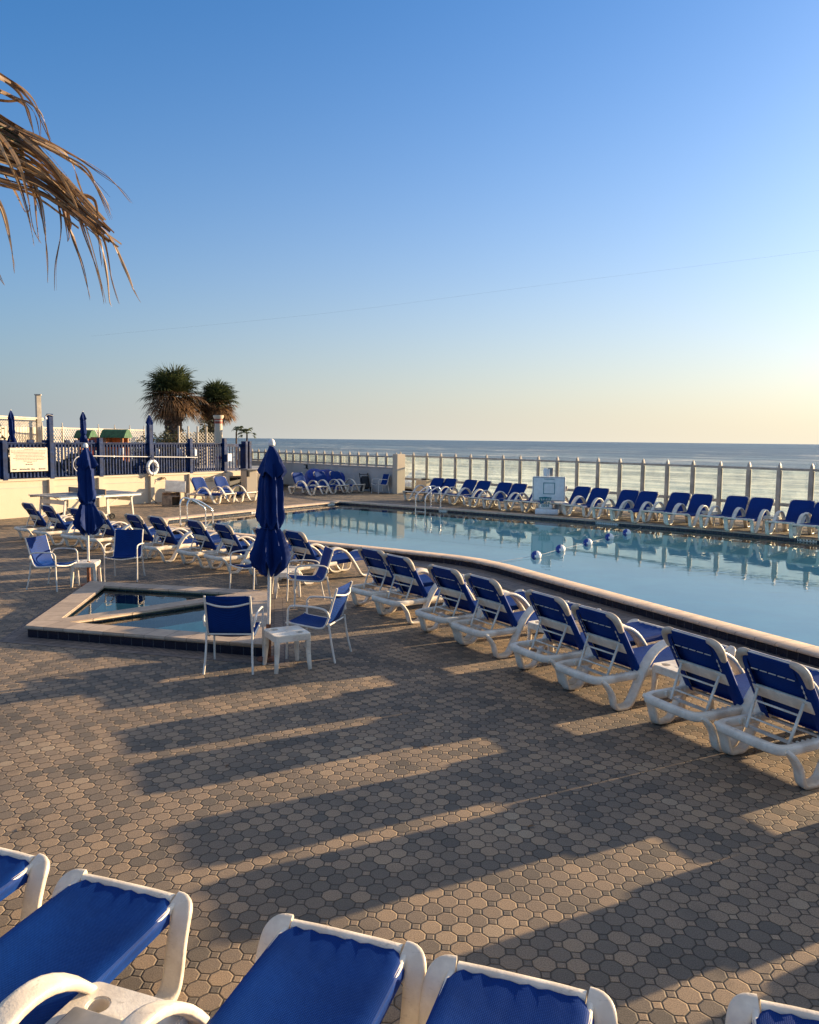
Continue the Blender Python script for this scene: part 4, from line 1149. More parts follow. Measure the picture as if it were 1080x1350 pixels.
for i, (a, b) in enumerate([(-.24, .26), (-.95, .97), (-.92, .95), (-.82, .92), (-.70, .75), (-.75, .90), (-.85, .97), (-.72, .90), (-.30, .50), (-.12, .20)]):
    z = sh / 2 - .05 - i * sh * .062; textline(bmr if i in (6,) else bm, z, a * sw_ / 2, b * sw_ / 2, .020)
textline(bm, -sh * .20, -.2 * sw_ / 2, .18 * sw_ / 2, .035); 
for (a, b) in ((-.90, -.62), (-.52, .02), (.10, .42), (.50, .88)): textline(bm, -sh * .40, a * sw_ / 2, b * sw_ / 2, .045, .006)
obj('lettering', bm, M['ink'], sg); obj('red_lettering', bmr, M['ink_red'], sg)

# skimmer pole with hoop
pa, pb2 = wp(110, 601.0, .14), wp(260.5, 603.0, .14)
bm = BM(); tube(bm, [pa, pb2], .015, 8)
sk = thing('pool_skimmer', 'long white pole with round hoop hung along the blue fence', 'pool pole')
obj('pole', bm, M['white'], sk, True)
cen = wp(108, 612, .14); d3 = Vector((*WD, 0)); bm = BM()
tube(bm, [pa] + [cen + d3 * (.33 * math.cos(a)) + Vector((0, 0, .28 * math.sin(a))) for a in [R(70 + 25 * k) for k in range(10)]], .012, 6, sub=2); obj('hoop', bm, M['white'], sk, True)
for u in (150, 200, 245):
    q = wp(u, 601.8, .12); bm = BM(); box(bm, q, (.03, .06, .07), ra); obj('hook', bm, M['white'], sk)
# life ring
q = wp(201, 616.3, .19); lr = thing('life_ring', 'white life ring hung on the wall above the cream post', 'life ring', q, ra)
bm = BM(); rg = [Vector((.215 * math.cos(a), 0, .24 * math.sin(a))) for a in [2 * math.pi * k / 32 for k in range(32)]]
tube(bm, rg, .062, 12, closed=True); obj('ring', bm, M['white'], lr, True)
bm = BM()
for a in (R(0), R(90), R(180), R(270)):
    r2 = []
    for k in range(12):
        b_ = 2 * math.pi * k / 12; rr2 = .225 + .066 * math.cos(b_); r2.append(Vector((rr2 * math.cos(a), .066 * math.sin(b_), rr2 * math.sin(a) * 1.07)))
    tube(bm, r2, .012, 5, closed=True)
obj('straps', bm, M['plastic_grey'], lr, True)
bm = BM(); q2 = wp(203, 600, .12); box(bm, (0, -.02, .36), (.12, .03, .22)); obj('bracket', bm, M['navy_paint'], lr)

# hose bib, hose and box with board
q = wp(214.5, 630.5, .06); hb = thing('hose_tap', 'wall tap with dark hose hanging down to the ground', 'tap', q, ra)
bm = BM(); box(bm, (0, 0, 0), (.12, .08, .10), bevel=.01); tube(bm, [(0, -.04, 0), (.0, -.12, .03), (.03, -.14, -.04)], .018, 6, sub=2); obj('tap', bm, M['wood'], hb)
bm = BM(); tube(bm, [(.03, -.14, -.04), (.02, -.2, -.3), (-.05, -.25, -.7), (-.3, -.35, -.96), (-.5, -.3, -.92), (-.7, -.2, -.7)], .014, 6, sub=6)
for k in range(3): tube(bm, [Vector((-.15 + (.17 + .02 * k) * math.cos(a), -.45 + (.12) * math.sin(a), -.98 + .04 * k + .04 * math.sin(3 * a))) for a in [2 * math.pi * i / 20 for i in range(20)]], .016, 6, closed=True)
obj('hose', bm, M['black'], hb, True)
q = G(226, 667.5, ZU); bx_ = thing('wooden_box', 'open brown wooden box on the upper deck below the tap', 'box', q, R(18))
bm = BM()
for s in (-1, 1): box(bm, (s * .30, 0, .24), (.03, .45, .48))
box(bm, (0, .22, .24), (.57, .03, .48)); box(bm, (0, 0, .035), (.57, .40, .03)); box(bm, (0, 0, .36), (.57, .41, .03)); box(bm, (-.13, -.215, .20), (.30, .02, .40)); obj('shell', bm, M['wood'], bx_)
bm = BM(); box(bm, (0, 0, 0), (.70, .04, .48), Matrix.Rotation(R(-38), 3, 'X'), bevel=.01)
o = obj('leaning_board', bm, M['plastic'], None); o.location = (q.x + .12, q.y + .12, ZU + .70); o.rotation_euler = (0, R(4), R(18)); tag(o, 'pale board resting tilted on top of the wooden box', 'board')

# ------------------------------------------------------------------ table tennis
A_, B_, C_, D_ = G(39, 651.5, ZU + .76), G(80, 656.2, ZU + .76), G(182, 650.3, ZU + .76), G(150, 645.5, ZU + .76)
ctr = (A_ + B_ + C_ + D_) / 4; lx = V2(C_ - B_).normalized(); an = math.atan2(lx.y, lx.x)
tt = thing('tennis_table', 'grey-blue table tennis table with net and wheels before the cream wall', 'table tennis table', (ctr.x, ctr.y, ZU), an)
lw, ww = 2.74, 1.525
bm = BM()
for s in (-1, 1): box(bm, (s * lw / 4, 0, .75), (lw / 2 - .01, ww, .025), bevel=.003)
obj('tabletop', bm, M['table_blue'], tt)
bm = BM()
for s in (-1, 1):
    box(bm, (s * lw / 4, 0, .7645), (lw / 2 - .03, .004, .002))
    for y in (-1, 1): box(bm, (s * lw / 4, y * (ww / 2 - .012), .7645), (lw / 2 - .02, .02, .002))
    box(bm, (s * (lw / 2 - .012), 0, .7645), (.02, ww - .05, .002))
    for y in (-1, 1): box(bm, (s * lw / 4, y * ww / 2 * .99, .71), (lw / 2 - .1, .02, .05))
obj('edge_lines', bm, M['white'], tt)
bm = BM(); box(bm, (0, 0, .84), (.004, 1.78, .14))
nb = obj('net', bm, M['plastic_grey'], tt)
bm = BM(); box(bm, (0, 0, .913), (.008, 1.80, .018)); 
for s in (-1, 1): box(bm, (0, s * .90, .835), (.03, .03, .17))
obj('net_band', bm, M['wood'], tt)
for sx in (-1, 1):
    for sy in (-1, 1):
        bm = BM(); bar(bm, (sx * (lw / 2 - .30), sy * .60, .74), (sx * (lw / 2 - .22), sy * .60, 0), .045); obj('leg', bm, M['alu'], tt)
        bm = BM(); bar(bm, (sx * .28, sy * .55, .74), (sx * .30, sy * .55, .12), .04); bar(bm, (sx * .30, sy * .55, .40), (sx * .80, sy * .58, .72), .02); obj('inner_leg', bm, M['alu'], tt)
        bm = BM(); rg = [Vector((sx * .42 + .075 * math.cos(a), sy * .60, .10 + .075 * math.sin(a))) for a in [2 * math.pi * k / 16 for k in range(16)]]; tube(bm, rg, .026, 8, closed=True); box(bm, (sx * .42, sy * .60, .10), (.07, .03, .07)); obj('wheel', bm, M['rubber'], tt)
bm = BM()
for sy in (-1, 1): bar(bm, (-.46, sy * .55, .14), (.46, sy * .55, .14), .05)
for sx in (-1, 1): bar(bm, (sx * .28, -.55, .30), (sx * .28, .55, .30), .04); bar(bm, (sx * (lw / 2 - .28), -.60, .58), (sx * (lw / 2 - .28), .60, .58), .03, .12)
obj('undercarriage', bm, M['alu'], tt)

# ------------------------------------------------------------------ things on the terrace
def closed_small(u, vt, y, lb, sc_=1):
    p = AT(u, vt, y); o = dup(U2, (p.x, p.y, p.z - 2.52 * sc_), R(random.uniform(0, 360)), lb, ug); o.scale = (sc_ * .80, sc_ * .80, sc_)
    for c_h in list(o.children):
        if c_h.name.startswith('finial'): bpy.data.objects.remove(c_h)
    return o
closed_small(14, 537, 31, 'distant closed navy umbrella at the left photo edge, before the beige slatted shed')
closed_small(109, 539, 33, 'distant closed navy umbrella before the first green-roofed hut')
closed_small(197, 543, 30, 'distant closed navy umbrella just left of the palms')
# beige shed fence
a, b = AT(-30, 548, 31), AT(50, 549, 35.5)
sh_ = thing('slatted_shed', 'beige slatted shed wall with lattice strip under the eave at the far left', 'shed')
d = V2(b - a).normalized(); Ls = V2(b - a).length; ang = math.atan2(d.y, d.x)
bm = BM(); n_ = int(Ls / .22)
for k in range(n_): q = V2(a) + d * (k + .5) * Ls / n_; box(bm, (q.x, q.y, 2.05), (.19, .03, 1.85), ang)
obj('slats', bm, M['lattice'], sh_)
bm = BM(); bar(bm, (*V2(a), 3.30), (*V2(b), 3.30), .5, .06); bar(bm, (*V2(a), 3.36), (*V2(b), 3.36), .6, .06); obj('eave', bm, M['lattice'], sh_)
def lattice(bm, a, b, z0, z1, stp=.16, th=.022):
    a, b = V2(a), V2(b); L = (b - a).length; d = (b - a).normalized(); hh = z1 - z0
    x = -hh
    while x < L:
        for sgn in (1, -1):
            x0, x1 = (x, x + hh) if sgn == 1 else (x + hh, x)
            p0, p1 = Vector((x0, z0)), Vector((x1, z1))
            t0_, t1_ = 0., 1.
            dx = p1.x - p0.x
            ta, tb = (0 - p0.x) / dx, (L - p0.x) / dx
            lo, hi = max(0, min(ta, tb)), min(1, max(ta, tb))
            if hi - lo > .02:
                s0, s1 = p0.lerp(p1, lo), p0.lerp(p1, hi); q0, q1 = a + d * s0.x, a + d * s1.x
                o_ = .006 * sgn; nn = Vector((-d.y, d.x)) * o_
                bar(bm, (q0.x + nn.x, q0.y + nn.y, s0.y), (q1.x + nn.x, q1.y + nn.y, s1.y), .010, th)
        x += stp
bm = BM(); lattice(bm, a, b, 2.98, 3.26, .13, .025); obj('lattice_strip', bm, M['lattice'], sh_)
q = AT(50, 521, 35); bm = BM(); box(bm, (q.x, q.y, (ZTER + q.z) / 2), (.19, .19, q.z - ZTER), .8); box(bm, (q.x, q.y, q.z + .02), (.26, .26, .05), .3)
tag(obj('beige_pole', bm, M['lattice']), 'tall square beige pole at the right end of the shed', 'pole')
a, b = AT(56, 580, 34), AT(190, 580, 42)
lt = thing('lattice_fence', 'beige diamond lattice fence with thin finials behind the terrace', 'fence')
bm = BM(); lattice(bm, a, b, ZTER + .1, 2.92, .17, .03); obj('lattice_panel', bm, M['lattice'], lt)
bm = BM()
for k in range(7): q = V2(a).lerp(V2(b), k / 6); box(bm, (q.x, q.y, (ZTER + 3.02) / 2), (.07, .07, 3.02 - ZTER)); box(bm, (q.x, q.y, 3.1), (.03, .03, .16))
bar(bm, (*V2(a), 2.95), (*V2(b), 2.95), .05, .05); obj('posts', bm, M['lattice'], lt)
a, b = AT(236, 580, 39), AT(284, 580, 40.5)
l2 = thing('lattice_fence', 'short pale lattice and pickets seen between the two palms', 'fence')
bm = BM(); lattice(bm, a, b, ZTER + .1, 2.85, .17, .03)
for k in range(5): q = V2(a).lerp(V2(b), k / 4); box(bm, (q.x, q.y, 2.1), (.07, .07, 2.1))
obj('lattice_panel', bm, M['lattice'], l2)
def hut(u0, u1, vt, y, lb):
    a, b = AT(u0, vt, y), AT(u1, vt, y); w = b.x - a.x; cx = (a.x + b.x) / 2; t = thing('small_hut', lb, 'hut', (cx, y, ZTER), 0, 'small green-roofed wooden huts')
    hz = a.z - ZTER; bm = BM(); hw_ = hz - .34
    for sx in (-1, 1):
        for sy in (-1, 1): box(bm, (sx * (w / 2 - .16), sy * .3, hw_ / 2), (.10, .10, hw_))
    box(bm, (0, .3, hw_ * .5), (w - .42, .04, hw_)); box(bm, (-w / 2 + .16, 0, hw_ * .5), (.04, .5, hw_)); box(bm, (0, -.3, hw_ * .33), (w - .42, .04, hw_ * .66)); obj('walls', bm, M['orange_wood'], t)
    bm = BM(); pr_ = [(-.5, 0), (-.46, .06), (-.2, .30), (0, .35), (.2, .30), (.46, .06), (.5, 0)]
    r1 = [bm.verts.new((-w / 2, y_, hw_ + z_)) for y_, z_ in pr_]; r0 = [bm.verts.new((-w / 2 + .16, y_ * .6, hw_ + z_ + .0)) for y_, z_ in pr_]
    r2 = [bm.verts.new((w / 2, y_, hw_ + z_)) for y_, z_ in pr_]
    for i in range(6): bm.faces.new((r1[i], r1[i + 1], r2[i + 1], r2[i]))
    bm.faces.new(r1[::-1]); bm.faces.new(r2); 
    for v in r0: bm.verts.remove(v)
    obj('roof', bm, M['green'], t)
    bm = BM(); box(bm, (-.05, -.33, hw_ * .82), (w * .7, .02, .10)); obj('sign_strip', bm, M['red'], t)
hut(103, 123, 567, 33.6, 'small hut with green roof behind the distant umbrella'); hut(137, 169, 566, 33, 'larger small hut with green roof between the distant umbrella and the palms')
bm = BM(); a, b = AT(122, 577, 33), AT(140, 577, 33); box(bm, ((a.x + b.x) / 2, 33, a.z - .25), (b.x - a.x, .4, .55)); tag(obj('red_crate', bm, M['red']), 'low dark red crate between the two green-roofed huts', 'crate')
# small white lamps seen through the pickets
for k, u in enumerate((161, 207, 236, 256)):
    p = AT(u, 592, 31.5); t = thing('terrace_lamp', 'white lantern seen through the blue pickets, %s from the left' % ordn[k], 'lantern', (p.x, p.y, ZTER), 0, 'white lanterns on the terrace')
    bm = BM(); tube(bm, [(0, 0, 0), (0, 0, .75)], .03, 8); obj('stem', bm, M['plastic_grey'], t); bm = BM(); lathe(bm, [(.09, .72), (.10, .95), (.05, 1.0)], 12); obj('shade', bm, M['white'], t, True)
hp0, hp1 = fa - WN * 1.7 + WD * 5, fb - WN * 1.7
rn = random.Random(31); bm = BM(); Lq = (hp1 - hp0).length
for k in range(9000):
    x = rn.uniform(0, Lq); p_ = hp0 + WD * x - WN * rn.uniform(-.25, .25); z = ZTER + rn.random() ** .7 * (.62 + .12 * math.sin(x * 1.7) + .08 * math.sin(x * 4.1))
    s_ = rn.uniform(.05, .10); d = Vector((rn.uniform(-1, 1), rn.uniform(-1, 1), rn.uniform(-.5, 1))).normalized(); q_ = d.orthogonal().normalized(); c0 = Vector((p_.x, p_.y, z))
    bm.faces.new([bm.verts.new(c0 + d * s_), bm.verts.new(c0 + q_ * s_ * .5), bm.verts.new(c0 - d * s_), bm.verts.new(c0 - q_ * s_ * .5)])
tag(obj('hedge', bm, M['bush']), 'low dark hedge glimpsed between the blue pickets', 'hedge')
# striped column
p = AT(288, 549, 33.8)
cl = thing('round_column', 'round cream column with rust-red bands in front of the right palm', 'column', (p.x, p.y, ZTER))
hc = p.z - ZTER; bm = BM(); lathe(bm, [(.16, 0), (.16, hc)], 18); obj('shaft', bm, M['stucco'], cl, True)
bm = BM(); lathe(bm, [(.18, hc - .10), (.22, hc - .02), (.22, hc + .05)], 18); obj('capital', bm, M['stucco'], cl, True)
bm = BM()
for z in (hc - .30, hc - .16, .55): lathe(bm, [(.167, z), (.167, z + .10)], 18)
obj('red_bands', bm, M['red'], cl, True)

# ------------------------------------------------------------------ palms
def fan(bm, base, dirv, size, nleaf, droop, spread, rn, wid=.05, fold=.0):
    """one fan frond: petiole then leaflets radiating"""
    d = dirv.normalized(); up = Vector((0, 0, 1)); side = d.cross(up)
    if side.length < .1: side = Vector((1, 0, 0))
    side.normalize(); nrm = side.cross(d).normalized()
    hub = base + d * size * .45 + Vector((0, 0, -droop * size * .06))
    # petiole
    w = .018
    v = [bm.verts.new(base + side * w), bm.verts.new(base - side * w), bm.verts.new(hub - side * w), bm.verts.new(hub + side * w)]; bm.faces.new(v)
    for k in range(nleaf):
        a = spread * (k / (nleaf - 1) - .5) + rn.uniform(-.05, .05)
        dl = (d * math.cos(a) + side * math.sin(a)); L = size * (.62 + .10 * math.cos(a)) * rn.uniform(.85, 1.1)
        pts = []; cur = hub.copy(); cd = dl + nrm * fold * abs(math.sin(a)); seg = 4
        for s in range(seg + 1):
            pts.append(cur.copy()); cd = (cd + Vector((0, 0, -1)) * droop * .16 * (s + .5)).normalized(); cur = cur + cd * L / seg
        prev = None
        for s, p_ in enumerate(pts):
            t_ = s / seg; ww = wid * (.35 + 1.2 * t_) * (1 - t_) ** .55 + .003
            tang = (pts[min(s + 1, seg)] - pts[max(s - 1, 0)]).normalized(); sd = tang.cross(nrm)
            sd = sd.normalized() if sd.length > .05 else side
            A = bm.verts.new(p_ + sd * ww * .5); B = bm.verts.new(p_ - sd * ww * .5)
            if prev: bm.faces.new((prev[0], A, B, prev[1]))
            prev = (A, B)
def palm(name, lb, base, crown_z, rad, seed, lean=(0, 0), tr=.26):
    rn = random.Random(seed); t = thing(name, lb, 'palm tree', base, 0, 'sabal palms on the terrace')
    hh = crown_z - base[2]
    bm = BM(); pts = [Vector((lean[0] * k / 6, lean[1] * k / 6, hh * k / 6)) for k in range(7)]
    sweep(bm, catmull(pts, 4), tr * 2, tr * 2, ref=(1, 0, 0), n=14, p=2, sc_=lambda q: 1.15 - .25 * q)
    zz = .1
    while zz < hh + .1:      # old leaf boots criss-crossing the trunk
        for k in range(7):
            a = rn.uniform(0, 6.28); c0 = Vector((lean[0] * zz / hh, lean[1] * zz / hh, zz)) + Vector((math.cos(a), math.sin(a), 0)) * tr * .95
            d = Vector((math.cos(a) * .55, math.sin(a) * .55, rn.uniform(.5, 1))); tx = Vector((-math.sin(a), math.cos(a), 0)) * rn.choice((-.35, .35))
            L = rn.uniform(.12, .26); bar(bm, c0, c0 + (d + tx).normalized() * L, .07, .03)
        zz += .10
    obj('trunk', bm, M['bark'], t)
    top = Vector((lean[0], lean[1], hh))
    bm = BM()
    for k in range(64):
        a = rn.uniform(0, 6.28); e = rn.uniform(.0, 1.25) if k > 9 else rn.uniform(1.0, 1.5)
        d = Vector((math.cos(a) * math.cos(e), math.sin(a) * math.cos(e), math.sin(e)))
        fan(bm, top + Vector((0, 0, rn.uniform(-.1, .25))), d, rad * rn.uniform(.72, 1.0), 24, rn.uniform(.3, 1.1), 3.4, rn, .075, .35)
    obj('crown', bm, M['leaf'], t)
    bm = BM()
    for k in range(72):
        a = rn.uniform(0, 6.28); e = rn.uniform(-.62, .45)
        d = Vector((math.cos(a) * math.cos(e), math.sin(a) * math.cos(e), math.sin(e)))
        fan(bm, top + Vector((0, 0, rn.uniform(-.35, .05))), d, rad * rn.uniform(.72, 1.0), 20, rn.uniform(.5, 1.4), 3.0, rn, .07, .3)
    obj('dead_skirt', bm, M['leaf_dead'], t)
    return t
b0 = AT(230, 590, 45); cz = AT(230, 524, 45).z
palm('palm_tree', 'larger left palm with shaggy brown skirt behind the blue fence', (b0.x, b0.y, ZTER), cz, 1.95, 5, (-.05, 0), .45)
b0 = AT(277, 590, 46.5); cz = AT(284, 534, 46.5).z
palm('palm_tree', 'smaller right palm behind the banded round column', (b0.x, b0.y, ZTER), cz, 1.46, 12, (.42, 0), .38)
# extra hanging dead mass joining the palms
def bush(name, lb, c, r, n, seed, mat='bush', cat='bush'):
    rn = random.Random(seed); bm = BM()
    for k in range(n):
        a = rn.uniform(0, 6.28); e = math.acos(rn.uniform(0, 1)); rr3 = rn.uniform(.5, 1) ** .5 * (1 + .2 * math.sin(3 * a))
        p_ = Vector((math.cos(a) * math.sin(e) * r[0] * rr3, math.sin(a) * math.sin(e) * r[1] * rr3, math.cos(e) * r[2] * rr3))
        s = rn.uniform(.03, .08); d = Vector((rn.uniform(-1, 1), rn.uniform(-1, 1), rn.uniform(-.2, 1))).normalized(); q_ = d.orthogonal().normalized()
        vs = [bm.verts.new(p_ + d * s * 1.6), bm.verts.new(p_ + q_ * s * .6), bm.verts.new(p_ - d * s), bm.verts.new(p_ - q_ * s * .6)]; bm.faces.new(vs)
    t = thing(name, lb, cat, c); obj('foliage', bm, M[mat], t)
    bm = BM()
    for k in range(6):
        a = rn.uniform(0, 6.28); tube(bm, [(0, 0, 0), (math.cos(a) * r[0] * .5, math.sin(a) * r[1] * .5, r[2] * .7)], .02, 5)
    obj('stems', bm, M['bark'], t)
for u, vt, y, w, lb, s in ((205, 574, 41, 1.3, 'dark green bush left of the big palm trunk', 1), (243, 571, 42, 1.1, 'dark bush just right of the big palm trunk', 2), (222, 570, 42, 1., 'rust-tinged bush around the big palm trunk', 3), (264, 573, 43, 1.1, 'dark bush between the two palms', 4), (272, 558, 44, .65, 'tall dark bush against the right palm trunk', 5)):
    p = AT(u, vt, y); bush('bush', lb, (p.x, p.y, ZTER), (w, .6, p.z - ZTER), 1500, s)
p = AT(2, 568, 30); bush('bush', 'dark bush at the left photo edge behind the fence', (p.x - .3, p.y, ZTER), (.7, .5, p.z - ZTER), 900, 8)
for u, vt, lb, s in ((311, 565, 'small bright palm shoot right of the banded column', 1), (325, 568, 'small palm shoot left of the broad blue end post', 2)):
    p = AT(u, vt, 34); rn = random.Random(s); t = thing('palm_shoot', lb, 'small palm', (p.x, p.y, ZTER)); hh = p.z - ZTER - .15
    bm = BM(); tube(bm, [(0, 0, 0), (.02, 0, hh)], .035, 6); obj('trunk', bm, M['bark'], t)
    bm = BM()
    for k in range(9):
        a = rn.uniform(0, 6.28); e = rn.uniform(0, 1.3); fan(bm, Vector((.02, 0, hh)), Vector((math.cos(a) * math.cos(e), math.sin(a) * math.cos(e), math.sin(e))), .42, 9, 1.5, 1.6, rn, .045)
    obj('crown', bm, M['leaf'], t)

# ------------------------------------------------------------------ near palm whose dry frond hangs into the picture
FY = 4.1
np_ = thing('palm_tree', 'near palm whose dry frond hangs into the sky at upper left', 'palm tree', (-4.3, 3.9, 0))
orig = Vector((-4.3, 3.9, 0))
bm = BM(); sweep(bm, catmull([(0, 0, 0), (.02, .05, 1.5), (-.03, .05, 3.0), (.1, .1, 4.3)], 5), .42, .42, ref=(1, 0, 0), n=14, p=2); obj('trunk', bm, M['bark'], np_)
bm = BM(); rn = random.Random(77)
for k in range(16):
    a = rn.uniform(1.9, 4.6); e = rn.uniform(-.5, 1.2)
    fan(bm, Vector((.1, .1, 4.3)), Vector((math.cos(a) * math.cos(e), math.sin(a) * math.cos(e), math.sin(e))), 1.5, 22, rn.uniform(.5, 1.5), 2.8, rn, .06)
obj('crown', bm, M['leaf'], np_)
def ribbon(bm, pts, w0, rn, y0=0, blunt=False, twist=0.0):
    """pts are picture points; the ribbon is a folded leaf strip about FY metres away"""
    P3 = []
    n_ = len(pts)
    for i, (u, v) in enumerate(pts): P3.append(AT(u, v, FY + y0 + .12 * math.sin(i * 1.3 + y0 * 20)) - orig)
    P3 = catmull(P3, 6); m_ = len(P3); prev = None; ph = rn.uniform(0, 3.1)
    for i, p_ in enumerate(P3):
        t_ = i / (m_ - 1); T = (P3[min(i + 1, m_ - 1)] - P3[max(i - 1, 0)]).normalized()
        ref = Vector((0, math.cos(ph + twist * t_), math.sin(ph + twist * t_))); sd = T.cross(ref).normalized(); nn = T.cross(sd).normalized()
        w = w0 * (1 if blunt else (1 - t_) ** .6 * (.6 + .6 * math.sin(math.pi * min(1, t_ * 1.3 + .15)))) + .0008
        row = [bm.verts.new(p_ + sd * w * .5 + nn * w * .28), bm.verts.new(p_), bm.verts.new(p_ - sd * w * .5 + nn * w * .28)]
        if prev:
            bm.faces.new((prev[0], row[0], row[1], prev[1])); bm.faces.new((prev[1], row[1], row[2], prev[2]))
        prev = row
rn = random.Random(21)
bm = BM()
# main bundle of long dry segments
for k in range(46):
    q = k / 45; v0 = 150 + 85 * q + rn.uniform(-7, 7); e = rn.uniform(.62, 1.0) if k % 3 else rn.uniform(.85, 1.0)
    v1 = 292 + 34 * q + rn.uniform(-5, 5); u1_ = 160 + rn.uniform(-12, 8) - 28 * abs(q - .75)
    u_e = -15 + (u1_ + 15) * e; v_e = v0 + (v1 - v0) * e ** 1.1
    ribbon(bm, [(-60, v0 - 26), (-15, v0), (-15 + (u_e + 15) * .5, v0 + (v_e - v0) * .40 - 6), (u_e, v_e)], rn.uniform(.014, .026), rn, rn.uniform(-.13, .13), blunt=(rn.random() < .45), twist=rn.uniform(-1, 1))
for k in range(9):
    j = rn.uniform(-7, 7); ribbon(bm, [(-40, 128 + j), (5, 158 + j), (45, 182 + j), (85, 206 + j * .6), (118, 232 + j * .4), (rn.uniform(135, 152), rn.uniform(255, 290))], rn.uniform(.014, .022), rn, rn.uniform(-.1, .1), twist=rn.uniform(-1, 1))
obj('dry_frond', bm, M['frond_brown'], np_)
bm = BM()
arch = [[(-20, 92), (8, 106), (28, 126), (38, 155), (45, 176)], [(-20, 98), (15, 108), (40, 126), (52, 150), (54, 182)], [(-20, 112), (10, 124), (38, 134), (56, 152), (66, 186), (70, 193)],
        [(-20, 108), (14, 126), (34, 140), (42, 165), (44, 178)], [(-20, 128), (10, 132), (35, 132), (52, 150), (68, 186)], [(-20, 120), (6, 122), (30, 132), (46, 150), (53, 181)], [(-20, 88), (2, 100), (22, 113), (44, 138), (60, 172), (69, 192)]]
for a in arch: ribbon(bm, a, rn.uniform(.016, .024), rn, rn.uniform(-.1, .1), twist=rn.uniform(-1, 1))
hang = [[(-15, 150), (5, 200), (25, 240), (40, 290), (46, 325)], [(-15, 160), (18, 205), (34, 255), (44, 300), (53, 322)], [(-15, 175), (28, 205), (50, 255), (58, 290), (63, 340), (63, 372)], [(20, 190), (55, 225), (75, 260), (79, 300), (74, 350), (73, 382)],
        [(25, 175), (66, 215), (95, 260), (112, 310), (130, 365), (138, 400)], [(30, 180), (70, 220), (100, 265), (120, 320), (133, 370), (139, 402)], [(45, 210), (70, 240), (92, 300), (108, 350), (118, 395)], [(85, 268), (98, 310), (108, 345), (119, 392)],
        [(60, 188), (90, 205), (104, 240), (115, 275), (117, 303)], [(100, 255), (124, 265), (130, 320), (136, 352)], [(90, 270), (120, 296), (138, 318), (148, 370), (158, 400)], [(110, 285), (132, 318), (140, 360), (145, 395), (147, 404)], [(115, 285), (142, 312), (165, 355), (175, 380), (184, 398)],
        [(-15, 240), (4, 280), (14, 315), (20, 360)], [(-20, 255), (0, 270), (12, 310), (19, 352)], [(-20, 330), (-6, 355), (6, 378)], [(-10, 150), (25, 170), (60, 190), (100, 208), (135, 230), (160, 250), (176, 268)], [(-10, 148), (20, 166), (50, 180), (95, 203), (125, 222), (150, 238), (172, 266)],
        [(40, 180), (80, 200), (110, 220), (125, 240), (138, 265), (146, 282)], [(-10, 205), (16, 245), (34, 280), (38, 268)], [(30, 215), (44, 250), (50, 290), (53, 318)], [(76, 262), (84, 275), (90, 305), (90, 318)], [(0, 190), (30, 230), (48, 262), (56, 290)]]
for a in hang:
    for j in range(1 if rn.random() < .5 else 2):
        ribbon(bm, [(u + rn.uniform(-2, 2) * (i > 0), v + rn.uniform(-2, 2)) for i, (u, v) in enumerate(a)], rn.uniform(.011, .020), rn, rn.uniform(-.16, .10), twist=rn.uniform(-1.5, 1.5))
obj('hanging_strips', bm, M['frond_dry'], np_)
bm = BM()
for k in range(5): ribbon(bm, [(-60, 130 + 9 * k), (-15, 150 + 8 * k), (12, 165 + 8 * k), (32, 178 + 7 * k)], .03, rn, rn.uniform(-.12, -.05), twist=.5)
obj('green_base', bm, M['leaf'], np_)

# thin kite line across the sky
bm = BM(); tube(bm, [AT(120, 443, 40), AT(420, 414, 38), AT(700, 378, 36), AT(900, 353, 35), AT(1120, 325, 34)], .0018, 5, sub=4)
tag(obj('overhead_wire', bm, M['plastic_grey']), 'faint thin wire rising to the right across the sky', 'wire')
# ------------------------------------------------------------------ leaves and litter
rn = random.Random(5)
bm = BM()
for (u, v) in ((30, 1092), (128, 940), (700, 1090), (300, 1010), (560, 985)):
    p = G(u, v, .006); a = rn.uniform(0, 6.28); L = .028
    pts = [(0, -L, 0), (L * .5, 0, .006), (0, L * 1.2, .003), (-L * .5, 0, .008)]
    bm.faces.new([bm.verts.new((p.x + x * math.cos(a) - y * math.sin(a), p.y + x * math.sin(a) + y * math.cos(a), .006 + z)) for x, y, z in pts])
o = obj('fallen_leaves', bm, M['leaf_dead']); o['kind'] = 'stuff'; tag(o, 'few dry brown leaves lying on the pavers', 'leaves')

# ------------------------------------------------------------------ light, sky, camera
SUN_AZ, SUN_EL = R(63.0), R(12.0); HAZE_H = 11.0; SKY_SAT = 1.18
w = bpy.data.worlds.new('World'); sc.world = w; w.use_nodes = True; nt = w.node_tree; nt.nodes.clear()
sky = nt.nodes.new('ShaderNodeTexSky'); sky.sky_type = 'NISHITA'; sky.sun_disc = False
sky.sun_elevation = SUN_EL; sky.sun_rotation = SUN_AZ; sky.altitude = 0; sky.air_density = 1.0; sky.dust_density = 1.5; sky.ozone_density = 5.0
bg = nt.nodes.new('ShaderNodeBackground'); bg.inputs[1].default_value = .102; wo = nt.nodes.new('ShaderNodeOutputWorld')
